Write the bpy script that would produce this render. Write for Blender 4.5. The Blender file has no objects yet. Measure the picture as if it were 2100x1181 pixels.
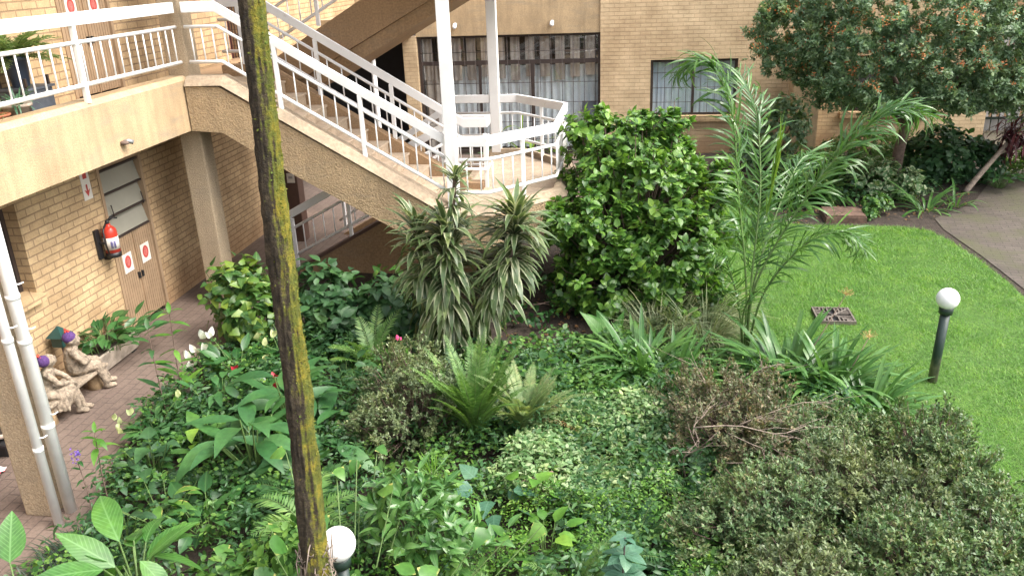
import bpy, math, random
import numpy as np
from mathutils import Vector, Matrix
R = math.radians
sc = bpy.context.scene
COL = sc.collection
# ------------------------------------------------------------------ camera
FPX, PITCH, YAW, ROLL = 1717.34, 0.3733138, -0.1525438, -0.0394285
CAMH = 4.3
cam_d = bpy.data.cameras.new('camera'); cam = bpy.data.objects.new('camera', cam_d); COL.objects.link(cam)
cy, sy, cp, sp = math.cos(YAW), math.sin(YAW), math.cos(PITCH), math.sin(PITCH)
fw = Vector((sy*cp, cy*cp, -sp)); rt = Vector((cy, -sy, 0)); up = rt.cross(fw)
cr, sr = math.cos(ROLL), math.sin(ROLL)
rt2 = rt*cr + up*sr; up2 = up*cr - rt*sr
M = Matrix((rt2, up2, -fw)).transposed().to_4x4(); M.translation = Vector((0, 0, CAMH))
cam.matrix_world = M
cam_d.sensor_width = 36; cam_d.lens = FPX/2100*36; cam_d.clip_start = .05; cam_d.clip_end = 300
sc.camera = cam
# ------------------------------------------------------------------ sky, sun, exposure
SUN_EL, SUN_AZ = 54.0, 100.0           # degrees; azimuth from +Y towards +X
w = bpy.data.worlds.new('World'); sc.world = w; w.use_nodes = True
nt = w.node_tree; nt.nodes.clear()
sky = nt.nodes.new('ShaderNodeTexSky'); sky.sky_type = 'NISHITA'; sky.sun_disc = False
sky.sun_elevation = R(SUN_EL); sky.sun_rotation = R(SUN_AZ)
sky.air_density = 1.0; sky.dust_density = 6.0; sky.ozone_density = 0.6
hs = nt.nodes.new('ShaderNodeHueSaturation'); hs.inputs['Saturation'].default_value = .45
bg = nt.nodes.new('ShaderNodeBackground'); bg.inputs['Strength'].default_value = 0.15
wo = nt.nodes.new('ShaderNodeOutputWorld')
nt.links.new(sky.outputs[0], hs.inputs['Color']); nt.links.new(hs.outputs[0], bg.inputs[0]); nt.links.new(bg.outputs[0], wo.inputs[0])
sl = bpy.data.lights.new('sun', 'SUN'); sl.energy = 0.85; sl.angle = R(40); sl.color = (1, .96, .9)
so = bpy.data.objects.new('sun', sl); COL.objects.link(so)
sd = Vector((math.sin(R(SUN_AZ))*math.cos(R(SUN_EL)), math.cos(R(SUN_AZ))*math.cos(R(SUN_EL)), math.sin(R(SUN_EL))))
so.rotation_euler = sd.to_track_quat('Z', 'Y').to_euler(); so.location = (4, 0, 12)
sc.view_settings.view_transform = 'Standard'; sc.view_settings.look = 'None'
sc.view_settings.exposure = 1.70; sc.view_settings.gamma = 1
sc.cycles.max_bounces = 8; sc.cycles.diffuse_bounces = 4; sc.cycles.glossy_bounces = 3
sc.cycles.transmission_bounces = 4; sc.cycles.use_denoising = True

# ------------------------------------------------------------------ helpers
ORG = {}
def tag(o, label=None, cat=None, group=None, kind=None):
    if label: o['label'] = label
    if cat: o['category'] = cat
    if group: o['group'] = group
    if kind: o['kind'] = kind
    return o
def thing(name, label, cat, loc=(0, 0, 0), group=None):
    o = bpy.data.objects.new(name, None); COL.objects.link(o); o.location = loc; o.empty_display_size = .1
    ORG[o] = np.array(loc, float)
    return tag(o, label, cat, group)
def link(name, me, m, parent=None, origin=None):
    o = bpy.data.objects.new(name, me); COL.objects.link(o)
    if m: me.materials.append(m)
    if parent is not None:
        o.parent = parent; ORG[o] = ORG[parent]
    else:
        ORG[o] = np.zeros(3) if origin is None else np.array(origin, float)
        o.location = ORG[o]
    return o
class MB:
    """polygon collector, world coordinates"""
    def __init__(s): s.v = []; s.f = []; s.sm = []
    def add(s, vs, fs, smooth=False):
        k = len(s.v); s.v += [tuple(map(float, p)) for p in vs]
        s.f += [tuple(i+k for i in f) for f in fs]; s.sm += [smooth]*len(fs); return s
    def box(s, x0, x1, y0, y1, z0, z1, rz=0, c=None):
        vs = [(x, y, z) for z in (z0, z1) for y in (y0, y1) for x in (x0, x1)]
        if rz:
            cx, cy_ = c if c else ((x0+x1)/2, (y0+y1)/2)
            a, b = math.cos(rz), math.sin(rz)
            vs = [(cx+(x-cx)*a-(y-cy_)*b, cy_+(x-cx)*b+(y-cy_)*a, z) for x, y, z in vs]
        return s.add(vs, [(0, 2, 3, 1), (4, 5, 7, 6), (0, 1, 5, 4), (2, 6, 7, 3), (0, 4, 6, 2), (1, 3, 7, 5)])
    def prism_y(s, poly, y0, y1):      # polygon in XZ
        n = len(poly); vs = [(x, y0, z) for x, z in poly]+[(x, y1, z) for x, z in poly]
        return s.add(vs, [tuple(range(n)), tuple(range(2*n-1, n-1, -1))]+[(i, n+i, n+(i+1) % n, (i+1) % n) for i in range(n)])
    def prism_z(s, poly, z0, z1, inset=None):
        n = len(poly); p2 = inset or poly
        vs = [(x, y, z0) for x, y in poly]+[(x, y, z1) for x, y in p2]
        return s.add(vs, [tuple(range(n-1, -1, -1)), tuple(range(n, 2*n))]+[(i, (i+1) % n, n+(i+1) % n, n+i) for i in range(n)])
    def tube(s, pts, rad, n=8, cap=True, smooth=True):
        pts = [Vector(p) for p in pts]
        if not hasattr(rad, '__len__'): rad = [rad]*len(pts)
        vs = []; prev = None
        for i, p in enumerate(pts):
            t = (pts[min(i+1, len(pts)-1)]-pts[max(i-1, 0)]).normalized()
            a = Vector((0, 0, 1)) if abs(t.z) < .9 else Vector((1, 0, 0))
            if prev is not None: a = prev
            x = (a - t*a.dot(t)).normalized(); y = t.cross(x); prev = x
            vs += [p+(x*math.cos(2*math.pi*j/n)+y*math.sin(2*math.pi*j/n))*rad[i] for j in range(n)]
        fs = [(i*n+j, i*n+(j+1) % n, (i+1)*n+(j+1) % n, (i+1)*n+j) for i in range(len(pts)-1) for j in range(n)]
        s.add(vs, fs, smooth)
        if cap:
            k = len(s.v)-len(vs); s.f += [tuple(k+j for j in range(n-1, -1, -1)), tuple(k+(len(pts)-1)*n+j for j in range(n))]; s.sm += [False]*2
        return s
    def lathe(s, prof, c, n=20, smooth=True):
        vs = [(c[0]+r*math.cos(2*math.pi*j/n), c[1]+r*math.sin(2*math.pi*j/n), c[2]+z) for r, z in prof for j in range(n)]
        m = len(prof)
        fs = [(i*n+j, i*n+(j+1) % n, (i+1)*n+(j+1) % n, (i+1)*n+j) for i in range(m-1) for j in range(n)]
        s.add(vs, fs, smooth); k = len(s.v)-len(vs)
        s.f += [tuple(k+j for j in range(n-1, -1, -1)), tuple(k+(m-1)*n+j for j in range(n))]; s.sm += [False]*2
        return s
    def sphere(s, c, r, n=16, sz=(1, 1, 1)):
        prof = [(max(1e-4, math.sin(math.pi*i/n)), -math.cos(math.pi*i/n)) for i in range(n+1)]
        m = n*2
        vs = [(c[0]+p*r*sz[0]*math.cos(2*math.pi*j/m), c[1]+p*r*sz[1]*math.sin(2*math.pi*j/m), c[2]+z*r*sz[2]) for p, z in prof for j in range(m)]
        return s.add(vs, [(i*m+j, i*m+(j+1) % m, (i+1)*m+(j+1) % m, (i+1)*m+j) for i in range(n) for j in range(m)], True)
    def capsule(s, p, q, r1, r2, n=10):
        p, q = Vector(p), Vector(q); t = (q-p).normalized()
        pts = [p-t*r1*.98, p-t*r1*.7, p, q, q+t*r2*.7, q+t*r2*.98]
        return s.tube(pts, [r1*.18, r1*.72, r1, r2, r2*.72, r2*.18], n)
    def sweep(s, pts, wd, ht):         # rectangular bar along a path, mitred in plan, vertical sides
        pts = [Vector(p) for p in pts]; vs = []
        for i, p in enumerate(pts):
            d0 = (pts[i]-pts[i-1]) if i else (pts[1]-pts[0]); d1 = (pts[i+1]-pts[i]) if i < len(pts)-1 else d0
            d0 = Vector((d0.x, d0.y, 0)).normalized(); d1 = Vector((d1.x, d1.y, 0)).normalized()
            n0 = Vector((-d0.y, d0.x, 0)); n1 = Vector((-d1.y, d1.x, 0)); nn = (n0+n1).normalized(); k = wd/2/max(.4, nn.dot(n0))
            vs += [p-nn*k-Vector((0, 0, ht/2)), p+nn*k-Vector((0, 0, ht/2)), p+nn*k+Vector((0, 0, ht/2)), p-nn*k+Vector((0, 0, ht/2))]
        m = len(pts)
        fs = [(i*4+j, i*4+(j+1) % 4, i*4+4+(j+1) % 4, i*4+4+j) for i in range(m-1) for j in range(4)]
        return s.add(vs, fs+[(3, 2, 1, 0), (m*4-4, m*4-3, m*4-2, m*4-1)])
    def build(s, name, m, parent=None, origin=None, bevel=0):
        o0 = ORG[parent] if parent is not None else (np.zeros(3) if origin is None else np.array(origin, float))
        me = bpy.data.meshes.new(name)
        me.from_pydata([(x-o0[0], y-o0[1], z-o0[2]) for x, y, z in s.v], [], s.f)
        me.polygons.foreach_set('use_smooth', s.sm); me.update()
        import bmesh
        b = bmesh.new(); b.from_mesh(me); bmesh.ops.recalc_face_normals(b, faces=b.faces); b.to_mesh(me); b.free()
        o = link(name, me, m, parent, origin)
        if bevel:
            bv = o.modifiers.new('bevel', 'BEVEL'); bv.width = bevel; bv.segments = 2; bv.limit_method = 'ANGLE'; bv.angle_limit = R(40)
        return o

# ---- leaf clouds (numpy) ----
def nrm(a): return a/np.maximum(np.linalg.norm(a, axis=-1, keepdims=True), 1e-9)
class Acc:
    def __init__(s): s.V = []; s.F = []; s.U = []; s.n = 0
    def put(s, V, F, U):
        s.V.append(V.reshape(-1, 3)); s.F.append(F.reshape(-1, 4)+s.n); s.U.append(U.reshape(-1, 2)); s.n += s.V[-1].shape[0]
    def leaves(s, tpls, P, D, N, S, rng, W=1.0):
        P, D, N = np.asarray(P, float), nrm(np.asarray(D, float)), np.asarray(N, float)
        n = len(P)
        if n == 0: return s
        S = np.broadcast_to(np.asarray(S, float), (n,)); W = np.broadcast_to(np.asarray(W, float), (n,))
        x = np.cross(D, N); bad = np.linalg.norm(x, axis=1) < 1e-3; x[bad] = np.cross(D[bad], [1, .3, .2]); x = nrm(x); z = np.cross(x, D)
        if not isinstance(tpls, list): tpls = [tpls]
        k = rng.integers(0, len(tpls), n)
        for i, (V, F, U) in enumerate(tpls):
            q = np.where(k == i)[0]
            if len(q) == 0: continue
            vv = P[q, None]+S[q, None, None]*(V[None, :, 0, None]*W[q, None, None]*x[q, None]+V[None, :, 1, None]*D[q, None]+V[None, :, 2, None]*z[q, None])
            ff = F[None]+(np.arange(len(q))*len(V))[:, None, None]
            s.put(vv, ff, np.broadcast_to(U[None], (len(q),)+U.shape))
        return s
    def build(s, name, m, parent=None, origin=None, smooth=True):
        V = np.concatenate(s.V); F = np.concatenate(s.F); U = np.concatenate(s.U)
        o0 = ORG[parent] if parent is not None else (np.zeros(3) if origin is None else np.array(origin, float))
        V = V-o0
        me = bpy.data.meshes.new(name)
        me.vertices.add(len(V)); me.vertices.foreach_set('co', V.astype(np.float32).ravel())
        me.loops.add(F.size); me.loops.foreach_set('vertex_index', F.astype(np.int32).ravel())
        me.polygons.add(len(F)); me.polygons.foreach_set('loop_start', np.arange(0, F.size, 4, dtype=np.int32))
        try: me.polygons.foreach_set('loop_total', np.full(len(F), 4, np.int32))
        except Exception: pass
        me.polygons.foreach_set('use_smooth', np.full(len(F), smooth))
        uv = me.uv_layers.new(name='UVMap'); uv.data.foreach_set('uv', U[F.ravel()].astype(np.float32).ravel())
        me.update(calc_edges=True)
        return link(name, me, m, parent, origin)
def leaf(w=.5, n=4, shape='ovate', fold=.12, droop=.3, wave=0., lift=0.):
    rows = []; uv = []; y = z = 0.; 
    for i in range(n+1):
        t = i/n
        if shape == 'ovate': h = math.sin(math.pi*min(1, t**.75))**.85 if 0 < t < 1 else 0
        elif shape == 'heart': h = (1-t)**.75*min(1, (t/.10)**.5)*1.15 if t > 0 else .25
        elif shape == 'lance': h = math.sin(math.pi*t**.8) if 0 < t < 1 else 0
        elif shape == 'strap': h = min(1, .45+t*2.5)*(min(1, (1-t)*3.2))**.7
        else: h = math.sin(math.pi*t)
        h = max(h, .02)*w/2
        if i:
            a = droop*(t-.5/n)-lift; y += math.cos(a)/n; z -= math.sin(a)/n
        wv = wave*math.sin(i*2.4)*w
        rows += [(-h, y, z+fold*h*2+wv), (0, y, z), (h, y, z+fold*h*2-wv)]; uv += [(.5-h/w, t), (.5, t), (.5+h/w, t)]
    F = []
    for i in range(n):
        F += [(i*3, i*3+1, i*3+4, i*3+3), (i*3+1, i*3+2, i*3+5, i*3+4)]
    return np.array(rows), np.array(F), np.array(uv)
def chip(w=.5, fold=.1, mid=.45):      # one bent quad
    return (np.array([(0, 0, 0), (w/2, mid, fold), (0, 1, -.06), (-w/2, mid, fold)], float), np.array([(0, 1, 2, 3)]), np.array([(.5, 0), (1, mid), (.5, 1), (0, mid)], float))
def blade(w=.1, bend=.25):
    return (np.array([(-w/2, 0, 0), (w/2, 0, 0), (w*.12, 1, -bend), (-w*.12, 1, -bend)], float), np.array([(0, 1, 2, 3)]), np.array([(0, 0), (1, 0), (1, 1), (0, 1)], float))
def sph(rng, n):
    v = rng.normal(size=(n, 3)); return nrm(v)
UPV = np.array([0, 0, 1.])
def lump_points(rng, lumps, n, r0=.6, r1=1.05, up_bias=0., zmin=.03):
    """points in the outer shell of a union of ellipsoids (cx,cy,cz,rx,ry,rz)"""
    L = np.array(lumps, float); a = (L[:, 3]*L[:, 4]+L[:, 3]*L[:, 5]+L[:, 4]*L[:, 5]); a /= a.sum()
    Ps = []; Os = []; got = 0
    for _ in range(30):
        m = n*2; k = rng.choice(len(L), m, p=a); u = sph(rng, m); u[:, 2] += up_bias; u = nrm(u)
        r = r0+(r1-r0)*rng.random(m)**.6
        P = L[k, :3]+u*r[:, None]*L[k, 3:]
        ok = P[:, 2] > zmin
        for j in range(len(L)):
            d = np.linalg.norm((P-L[j, :3])/L[j, 3:], axis=1); ok &= ~((d < .72) & (k != j))
        O = nrm(u/L[k, 3:])
        Ps.append(P[ok]); Os.append(O[ok]); got += ok.sum()
        if got >= n: break
    return np.concatenate(Ps)[:n], np.concatenate(Os)[:n]
def rosettes(acc, rng, P, O, k, size, tpls, a0=25, a1=85, up=.35, off=.3, W=1.0):
    n = len(P); ax = nrm(O+UPV*up+rng.normal(size=(n, 3))*.25)
    ax = np.repeat(ax, k, 0); Pp = np.repeat(P, k, 0)
    t = rng.normal(size=ax.shape); t = nrm(t-ax*(t*ax).sum(1, keepdims=True))
    a = np.radians(rng.uniform(a0, a1, len(ax)))[:, None]
    D = ax*np.cos(a)+t*np.sin(a)
    S = size*rng.uniform(.65, 1.2, len(ax))
    Q = Pp-ax*(rng.random(len(ax))*off*size*3)[:, None]
    acc.leaves(tpls, Q, D, ax, S, rng, W)
def twigs(base, P, rng, r=.012, n=5, spread=.05):
    mb = MB()
    for p in P:
        b = np.array(base)+np.r_[rng.normal(size=2)*spread, 0]
        m = (b+p)/2; m[2] += .12*np.linalg.norm(p-b); m += rng.normal(size=3)*.05*np.linalg.norm(p-b)
        mb.tube([b, (b*.5+m*.5)+rng.normal(size=3)*.01, m, (m+p)/2+rng.normal(size=3)*.02, p], [r, r*.8, r*.65, r*.5, r*.25], n, cap=False)
    return mb

# ------------------------------------------------------------------ materials
def newmat(name):
    m = bpy.data.materials.new(name); m.use_nodes = True; t = m.node_tree
    return m, t, t.nodes['Principled BSDF']
def node(t, typ, **kw):
    n = t.nodes.new(typ)
    for k, v in kw.items():
        if k.startswith('_'): setattr(n, k[1:], v)
        else: n.inputs[k].default_value = v
    return n
def pos(t): return node(t, 'ShaderNodeNewGeometry').outputs['Position']
def noise(t, scale, detail=4, rough=.55, vec=None):
    n = node(t, 'ShaderNodeTexNoise', Scale=scale, Detail=detail, Roughness=rough)
    t.links.new(vec if vec is not None else pos(t), n.inputs['Vector']); return n.outputs['Fac']
def ramp(t, fac, stops):
    r = t.nodes.new('ShaderNodeValToRGB'); e = r.color_ramp.elements
    while len(e) < len(stops): e.new(.5)
    for el, (p, c) in zip(e, stops):
        el.position = p; el.color = (c, c, c, 1) if not hasattr(c, '__len__') else (*c, 1)
    t.links.new(fac, r.inputs[0]); return r.outputs[0]
def mix(t, f, a, b, blend='MIX'):
    m = t.nodes.new('ShaderNodeMix'); m.data_type = 'RGBA'; m.blend_type = blend
    for s, v in ((m.inputs[0], f), (m.inputs[6], a), (m.inputs[7], b)):
        if isinstance(v, (int, float)): s.default_value = v
        elif isinstance(v, tuple): s.default_value = (*v, 1)
        else: t.links.new(v, s)
    return m.outputs[2]
def math_(t, op, a, b=0.):
    m = t.nodes.new('ShaderNodeMath'); m.operation = op
    for s, v in zip(m.inputs, (a, b)):
        if isinstance(v, (int, float)): s.default_value = v
        else: t.links.new(v, s)
    return m.outputs[0]
def bump(t, bsdf, h, strength=.3, dist=.01):
    b = node(t, 'ShaderNodeBump', Strength=strength, Distance=dist); t.links.new(h, b.inputs['Height']); t.links.new(b.outputs[0], bsdf.inputs['Normal'])
def smooth_mat(name, col, rough=.5, var=.12, scale=8, metal=0, bmp=0, bscale=60):
    m, t, b = newmat(name)
    dark = tuple(c*(1-var*2) for c in col); lite = tuple(min(1, c*(1+var)) for c in col)
    t.links.new(ramp(t, noise(t, scale, 5), [(.3, dark), (.7, lite)]), b.inputs['Base Color'])
    b.inputs['Roughness'].default_value = rough; b.inputs['Metallic'].default_value = metal
    if bmp: bump(t, b, noise(t, bscale, 3), bmp, .01)
    return m
def brick_mat(name, c1, c2, mortar, bw=.23, rh=.085, ms=.010, dirt=.25):
    m, t, b = newmat(name)
    sx = node(t, 'ShaderNodeSeparateXYZ'); t.links.new(pos(t), sx.inputs[0])
    cx = node(t, 'ShaderNodeCombineXYZ')
    t.links.new(math_(t, 'ADD', sx.outputs[0], sx.outputs[1]), cx.inputs[0]); 
    wob = math_(t, 'MULTIPLY', math_(t, 'SUBTRACT', noise(t, 3.5, 2), .5), .012)
    t.links.new(math_(t, 'ADD', sx.outputs[2], wob), cx.inputs[1])
    br = node(t, 'ShaderNodeTexBrick', Color1=(*c1, 1), Color2=(*c2, 1), Mortar=(*mortar, 1), Scale=1.0)
    br.inputs['Mortar Size'].default_value = ms; br.inputs['Mortar Smooth'].default_value = .25; br.inputs['Bias'].default_value = -.1
    br.inputs['Brick Width'].default_value = bw; br.inputs['Row Height'].default_value = rh
    t.links.new(cx.outputs[0], br.inputs['Vector'])
    n1 = noise(t, 2.2, 5, .6)
    c = mix(t, 1.0, br.outputs[0], ramp(t, n1, [(.25, 1-dirt), (.7, 1.05)]), 'MULTIPLY')
    c = mix(t, 1.0, c, ramp(t, noise(t, 60, 3), [(.3, .86), (.7, 1.08)]), 'MULTIPLY')
    c = mix(t, 1.0, c, ramp(t, noise(t, .55, 5, .7), [(.35, (.84, .80, .76)), (.6, (1.05, 1.05, 1.05))]), 'MULTIPLY')
    f = ramp(t, math_(t, 'ADD', math_(t, 'MULTIPLY', sx.outputs[2], 1.3), math_(t, 'MULTIPLY', math_(t, 'SUBTRACT', noise(t, 2.4, 5, .65), .5), 1.3)), [(.15, .55), (.75, 0.)])
    c = mix(t, f, c, (.25, .135, .065))
    t.links.new(c, b.inputs['Base Color']); b.inputs['Roughness'].default_value = .9
    h = math_(t, 'ADD', math_(t, 'MULTIPLY', br.outputs['Fac'], -1.), math_(t, 'MULTIPLY', noise(t, 28, 4), .45))
    bump(t, b, h, .9, .014)
    return m
def plaster_mat(name, col, rough_scale=90, bs=.5, stain=.25, bd=.012):
    m, t, b = newmat(name)
    c = ramp(t, noise(t, 1.6, 6, .65), [(.28, tuple(x*(1-stain) for x in col)), (.62, col)])
    mp = node(t, 'ShaderNodeMapping'); mp.inputs['Scale'].default_value = (5, 5, .5); t.links.new(pos(t), mp.inputs['Vector'])
    c = mix(t, 1., c, ramp(t, noise(t, 1.7, 4, .6, mp.outputs[0]), [(.35, 1-stain*.7), (.6, 1.)]), 'MULTIPLY')
    c = mix(t, 1., c, ramp(t, noise(t, rough_scale, 2), [(.3, .78), (.65, 1.08)]), 'MULTIPLY')
    mh = node(t, 'ShaderNodeMapping'); mh.inputs['Scale'].default_value = (.7, .7, 3.2); t.links.new(pos(t), mh.inputs['Vector'])
    c = mix(t, ramp(t, noise(t, 1.9, 6, .7, mh.outputs[0]), [(.52, 0.), (.72, min(.6, stain*1.8))]), c, (.23, .21, .17))
    t.links.new(c, b.inputs['Base Color']); b.inputs['Roughness'].default_value = .92
    bump(t, b, noise(t, rough_scale, 3, .6), bs, bd)
    return m
def leaf_mat(name, cols, rough=.42, trans=.28, pat=None, pcol=(.4, .5, .2), spec=.5, pscale=1.0):
    m, t, b = newmat(name)
    g = node(t, 'ShaderNodeNewGeometry')
    n = len(cols); c = ramp(t, g.outputs['Random Per Island'], [(i/max(1, n-1), col) for i, col in enumerate(cols)])
    c = mix(t, 1., c, ramp(t, noise(t, 25, 2), [(.3, .8), (.7, 1.15)]), 'MULTIPLY')
    c = mix(t, 1., c, ramp(t, noise(t, 3.2, 3, .6), [(.32, (.72, .80, .80)), (.5, (1., 1., 1.)), (.68, (1.32, 1.18, 1.0))]), 'MULTIPLY')
    if pat:
        uvn = node(t, 'ShaderNodeUVMap'); s = node(t, 'ShaderNodeSeparateXYZ'); t.links.new(uvn.outputs[0], s.inputs[0])
        du = math_(t, 'ABSOLUTE', math_(t, 'SUBTRACT', s.outputs[0], .5))
        if pat == 'mid': f = ramp(t, du, [(.0, .75), (.07, .0)])
        elif pat == 'edge': f = ramp(t, math_(t, 'ADD', du, math_(t, 'MULTIPLY', math_(t, 'SUBTRACT', noise(t, 40, 3), .5), .12)), [(.22, 0.), (.38, .85)])
        elif pat == 'rim': f = ramp(t, math_(t, 'ADD', du, math_(t, 'MULTIPLY', math_(t, 'SUBTRACT', noise(t, 18, 3), .5), .5)), [(.36, 0.), (.46, .8)])
        elif pat == 'centre': f = ramp(t, math_(t, 'ADD', du, math_(t, 'MULTIPLY', math_(t, 'SUBTRACT', noise(t, 30, 3), .5), .25)), [(.06, .8), (.28, 0.)])
        elif pat == 'vein':
            ph = math_(t, 'SINE', math_(t, 'MULTIPLY', math_(t, 'SUBTRACT', s.outputs[1], math_(t, 'MULTIPLY', du, .55)), 62.*pscale))
            f = math_(t, 'MAXIMUM', ramp(t, math_(t, 'MULTIPLY', ph, noise(t, 14, 3)), [(.2, 0.), (.6, .4)]), ramp(t, du, [(.0, .7), (.045, 0.)]))
        elif pat == 'blotch': f = ramp(t, noise(t, 22*pscale, 4, .65), [(.5, 0.), (.58, .85)])
        c = mix(t, f, c, pcol)
    t.links.new(c, b.inputs['Base Color']); b.inputs['Roughness'].default_value = rough
    b.inputs['Specular IOR Level'].default_value = spec
    tr = node(t, 'ShaderNodeBsdfTranslucent'); t.links.new(mix(t, 1., c, (1.25, 1.25, .7), 'MULTIPLY'), tr.inputs[0])
    ms = node(t, 'ShaderNodeMixShader', Fac=trans+.07); out = t.nodes['Material Output']
    t.links.new(b.outputs[0], ms.inputs[1]); t.links.new(tr.outputs[0], ms.inputs[2]); t.links.new(ms.outputs[0], out.inputs[0])
    return m
M = {}
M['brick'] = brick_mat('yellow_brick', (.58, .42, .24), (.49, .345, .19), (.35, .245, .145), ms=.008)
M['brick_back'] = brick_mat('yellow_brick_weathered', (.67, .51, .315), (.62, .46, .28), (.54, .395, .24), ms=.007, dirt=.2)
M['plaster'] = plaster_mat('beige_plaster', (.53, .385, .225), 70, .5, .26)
M['roughcast'] = plaster_mat('roughcast_plaster', (.50, .365, .215), 48, 1., .2, .035)
M['column'] = plaster_mat('column_plaster', (.46, .36, .24), 60, .9, .15, .02)
M['cement'] = plaster_mat('smooth_cement', (.46, .36, .25), 25, .25, .3)
M['tread'] = plaster_mat('stair_tread', (.55, .43, .31), 40, .2, .25)
M['brown_shaded'] = plaster_mat('brown_shaded_plaster', (.34, .22, .12), 40, .3, .15)  # brown plaster; the upper stair's shade is put into this colour
M['white'] = smooth_mat('white_paint', (.82, .82, .81), .38, .03, 14, bmp=.05)
def worn(name, col, dirt, thr, z0=None, rough=.4):
    m, t, b = newmat(name)
    f = ramp(t, noise(t, 9, 6, .75), [(thr, 0.), (thr+.12, .55)])
    if z0:
        sx = node(t, 'ShaderNodeSeparateXYZ'); t.links.new(pos(t), sx.inputs[0])
        f = math_(t, 'MAXIMUM', f, ramp(t, math_(t, 'ADD', math_(t, 'DIVIDE', sx.outputs[2], z0), math_(t, 'MULTIPLY', math_(t, 'SUBTRACT', noise(t, 14, 5), .5), 1.4)), [(.35, .9), (.9, 0.)]))
    t.links.new(mix(t, f, mix(t, 1., col, ramp(t, noise(t, 3, 4), [(.3, .92), (.7, 1.03)]), 'MULTIPLY'), dirt), b.inputs['Base Color']); b.inputs['Roughness'].default_value = rough
    bump(t, b, noise(t, 24, 4), .08, .01); return m
M['white'] = worn('white_paint_worn', (.83, .83, .82), (.55, .47, .38), .62)
M['pipe'] = smooth_mat('white_pipe', (.83, .83, .81), .35, .06, 6)
M['door'] = smooth_mat('tan_door', (.34, .235, .145), .6, .08, 5)
M['louvre'] = smooth_mat('louvre_glass', (.30, .29, .24), .3, .06, 3)
M['dark'] = smooth_mat('dark_void', (.012, .012, .014), .7)
M['frame'] = smooth_mat('brown_frame', (.05, .035, .03), .5)
M['black'] = smooth_mat('black_plastic_and_shade', (.02, .02, .022), .5)
M['post'] = smooth_mat('brown_post', (.10, .055, .04), .7, .1)
M['maroon'] = smooth_mat('maroon', (.12, .035, .04), .6)
M['greenpole'] = smooth_mat('dark_green_pole', (.022, .04, .033), .45, .25, 12)
M['greenpole'] = worn('dark_green_pole_worn', (.022, .04, .033), (.17, .15, .11), .60, .35)
M['globe'] = smooth_mat('opal_globe', (.86, .86, .86), .25, .01)
M['red'] = smooth_mat('red_enamel', (.55, .05, .03), .3)
M['paper'] = smooth_mat('white_paper', (.72, .68, .62), .7, .05)
M['redink'] = smooth_mat('red_ink', (.50, .07, .06), .6)
M['redmark'] = smooth_mat('red_stamp', (.60, .16, .14), .6, .25, 40)
M['blueink'] = smooth_mat('blue_ink', (.07, .06, .25), .6)
M['steel'] = smooth_mat('grey_metal', (.4, .4, .4), .35, .1, 8, .7)
M['stone'] = smooth_mat('cast_stone', (.31, .25, .185), .95, .3, 26, bmp=.8, bscale=70)
M['log'] = smooth_mat('cast_log', (.33, .23, .13), .9, .2, 15, bmp=.4)
M['purple'] = smooth_mat('purple_knit', (.085, .035, .15), .9, .2, 60, bmp=.6, bscale=160)
M['trough'] = smooth_mat('concrete_trough', (.45, .38, .31), .9, .2, 9, bmp=.3)
M['terracotta'] = smooth_mat('terracotta', (.42, .16, .08), .85, .12)
M['bluepot'] = smooth_mat('blue_pot', (.055, .075, .12), .35, .15)
M['slate'] = smooth_mat('grey_stand', (.10, .115, .14), .6, .2)
M['teal'] = smooth_mat('teal_glaze', (.015, .055, .05), .3)
M['grate'] = smooth_mat('cast_grate', (.13, .11, .09), .7, .2, 20)
M['bark_twig'] = smooth_mat('twig_bark', (.16, .11, .085), .9, .25, 20)
M['bark_pale'] = smooth_mat('pale_twig', (.27, .215, .17), .9, .2, 20)
M['stem_green'] = smooth_mat('green_stem', (.10, .17, .045), .6, .2, 20)
M['soil'] = None
def soil():
    m, t, b = newmat('garden_soil')
    c = ramp(t, noise(t, 9, 6, .7), [(.3, (.020, .015, .011)), (.6, (.05, .036, .026)), (.8, (.09, .065, .045))])
    t.links.new(c, b.inputs['Base Color']); b.inputs['Roughness'].default_value = 1.; bump(t, b, noise(t, 30, 5, .7), .8, .04); return m
M['soil'] = soil()
M['paver'] = brick_mat('brick_paving', (.175, .115, .090), (.150, .098, .078), (.085, .058, .048), .22, .11, .006, .35)
def paver_flat(name, c1, c2, mo, moss, rot=0., bw=.22, rh=.11):
    m, t, b = newmat(name)
    mp = node(t, 'ShaderNodeMapping'); mp.inputs['Rotation'].default_value = (0, 0, rot); t.links.new(pos(t), mp.inputs['Vector'])
    br = node(t, 'ShaderNodeTexBrick', Color1=(*c1, 1), Color2=(*c2, 1), Mortar=(*mo, 1), Scale=1.0)
    br.inputs['Mortar Size'].default_value = .007; br.inputs['Brick Width'].default_value = bw; br.inputs['Row Height'].default_value = rh; br.inputs['Mortar Smooth'].default_value = .3
    t.links.new(mp.outputs[0], br.inputs['Vector'])
    c = mix(t, 1., br.outputs[0], ramp(t, noise(t, 1.3, 6, .65), [(.25, .72), (.7, 1.15)]), 'MULTIPLY')
    c = mix(t, 1., c, ramp(t, noise(t, 45, 3), [(.3, .8), (.7, 1.12)]), 'MULTIPLY')
    if moss: c = mix(t, ramp(t, noise(t, 1.1, 5, .7), [(.46, 0.), (.66, .85)]), c, moss)
    t.links.new(c, b.inputs['Base Color']); b.inputs['Roughness'].default_value = .8
    bump(t, b, math_(t, 'SUBTRACT', math_(t, 'MULTIPLY', noise(t, 40, 3), .4), br.outputs['Fac']), .6, .008); return m
M['walk'] = paver_flat('walkway_pavers', (.165, .122, .098), (.145, .105, .085), (.105, .076, .062), None, R(90))
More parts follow.
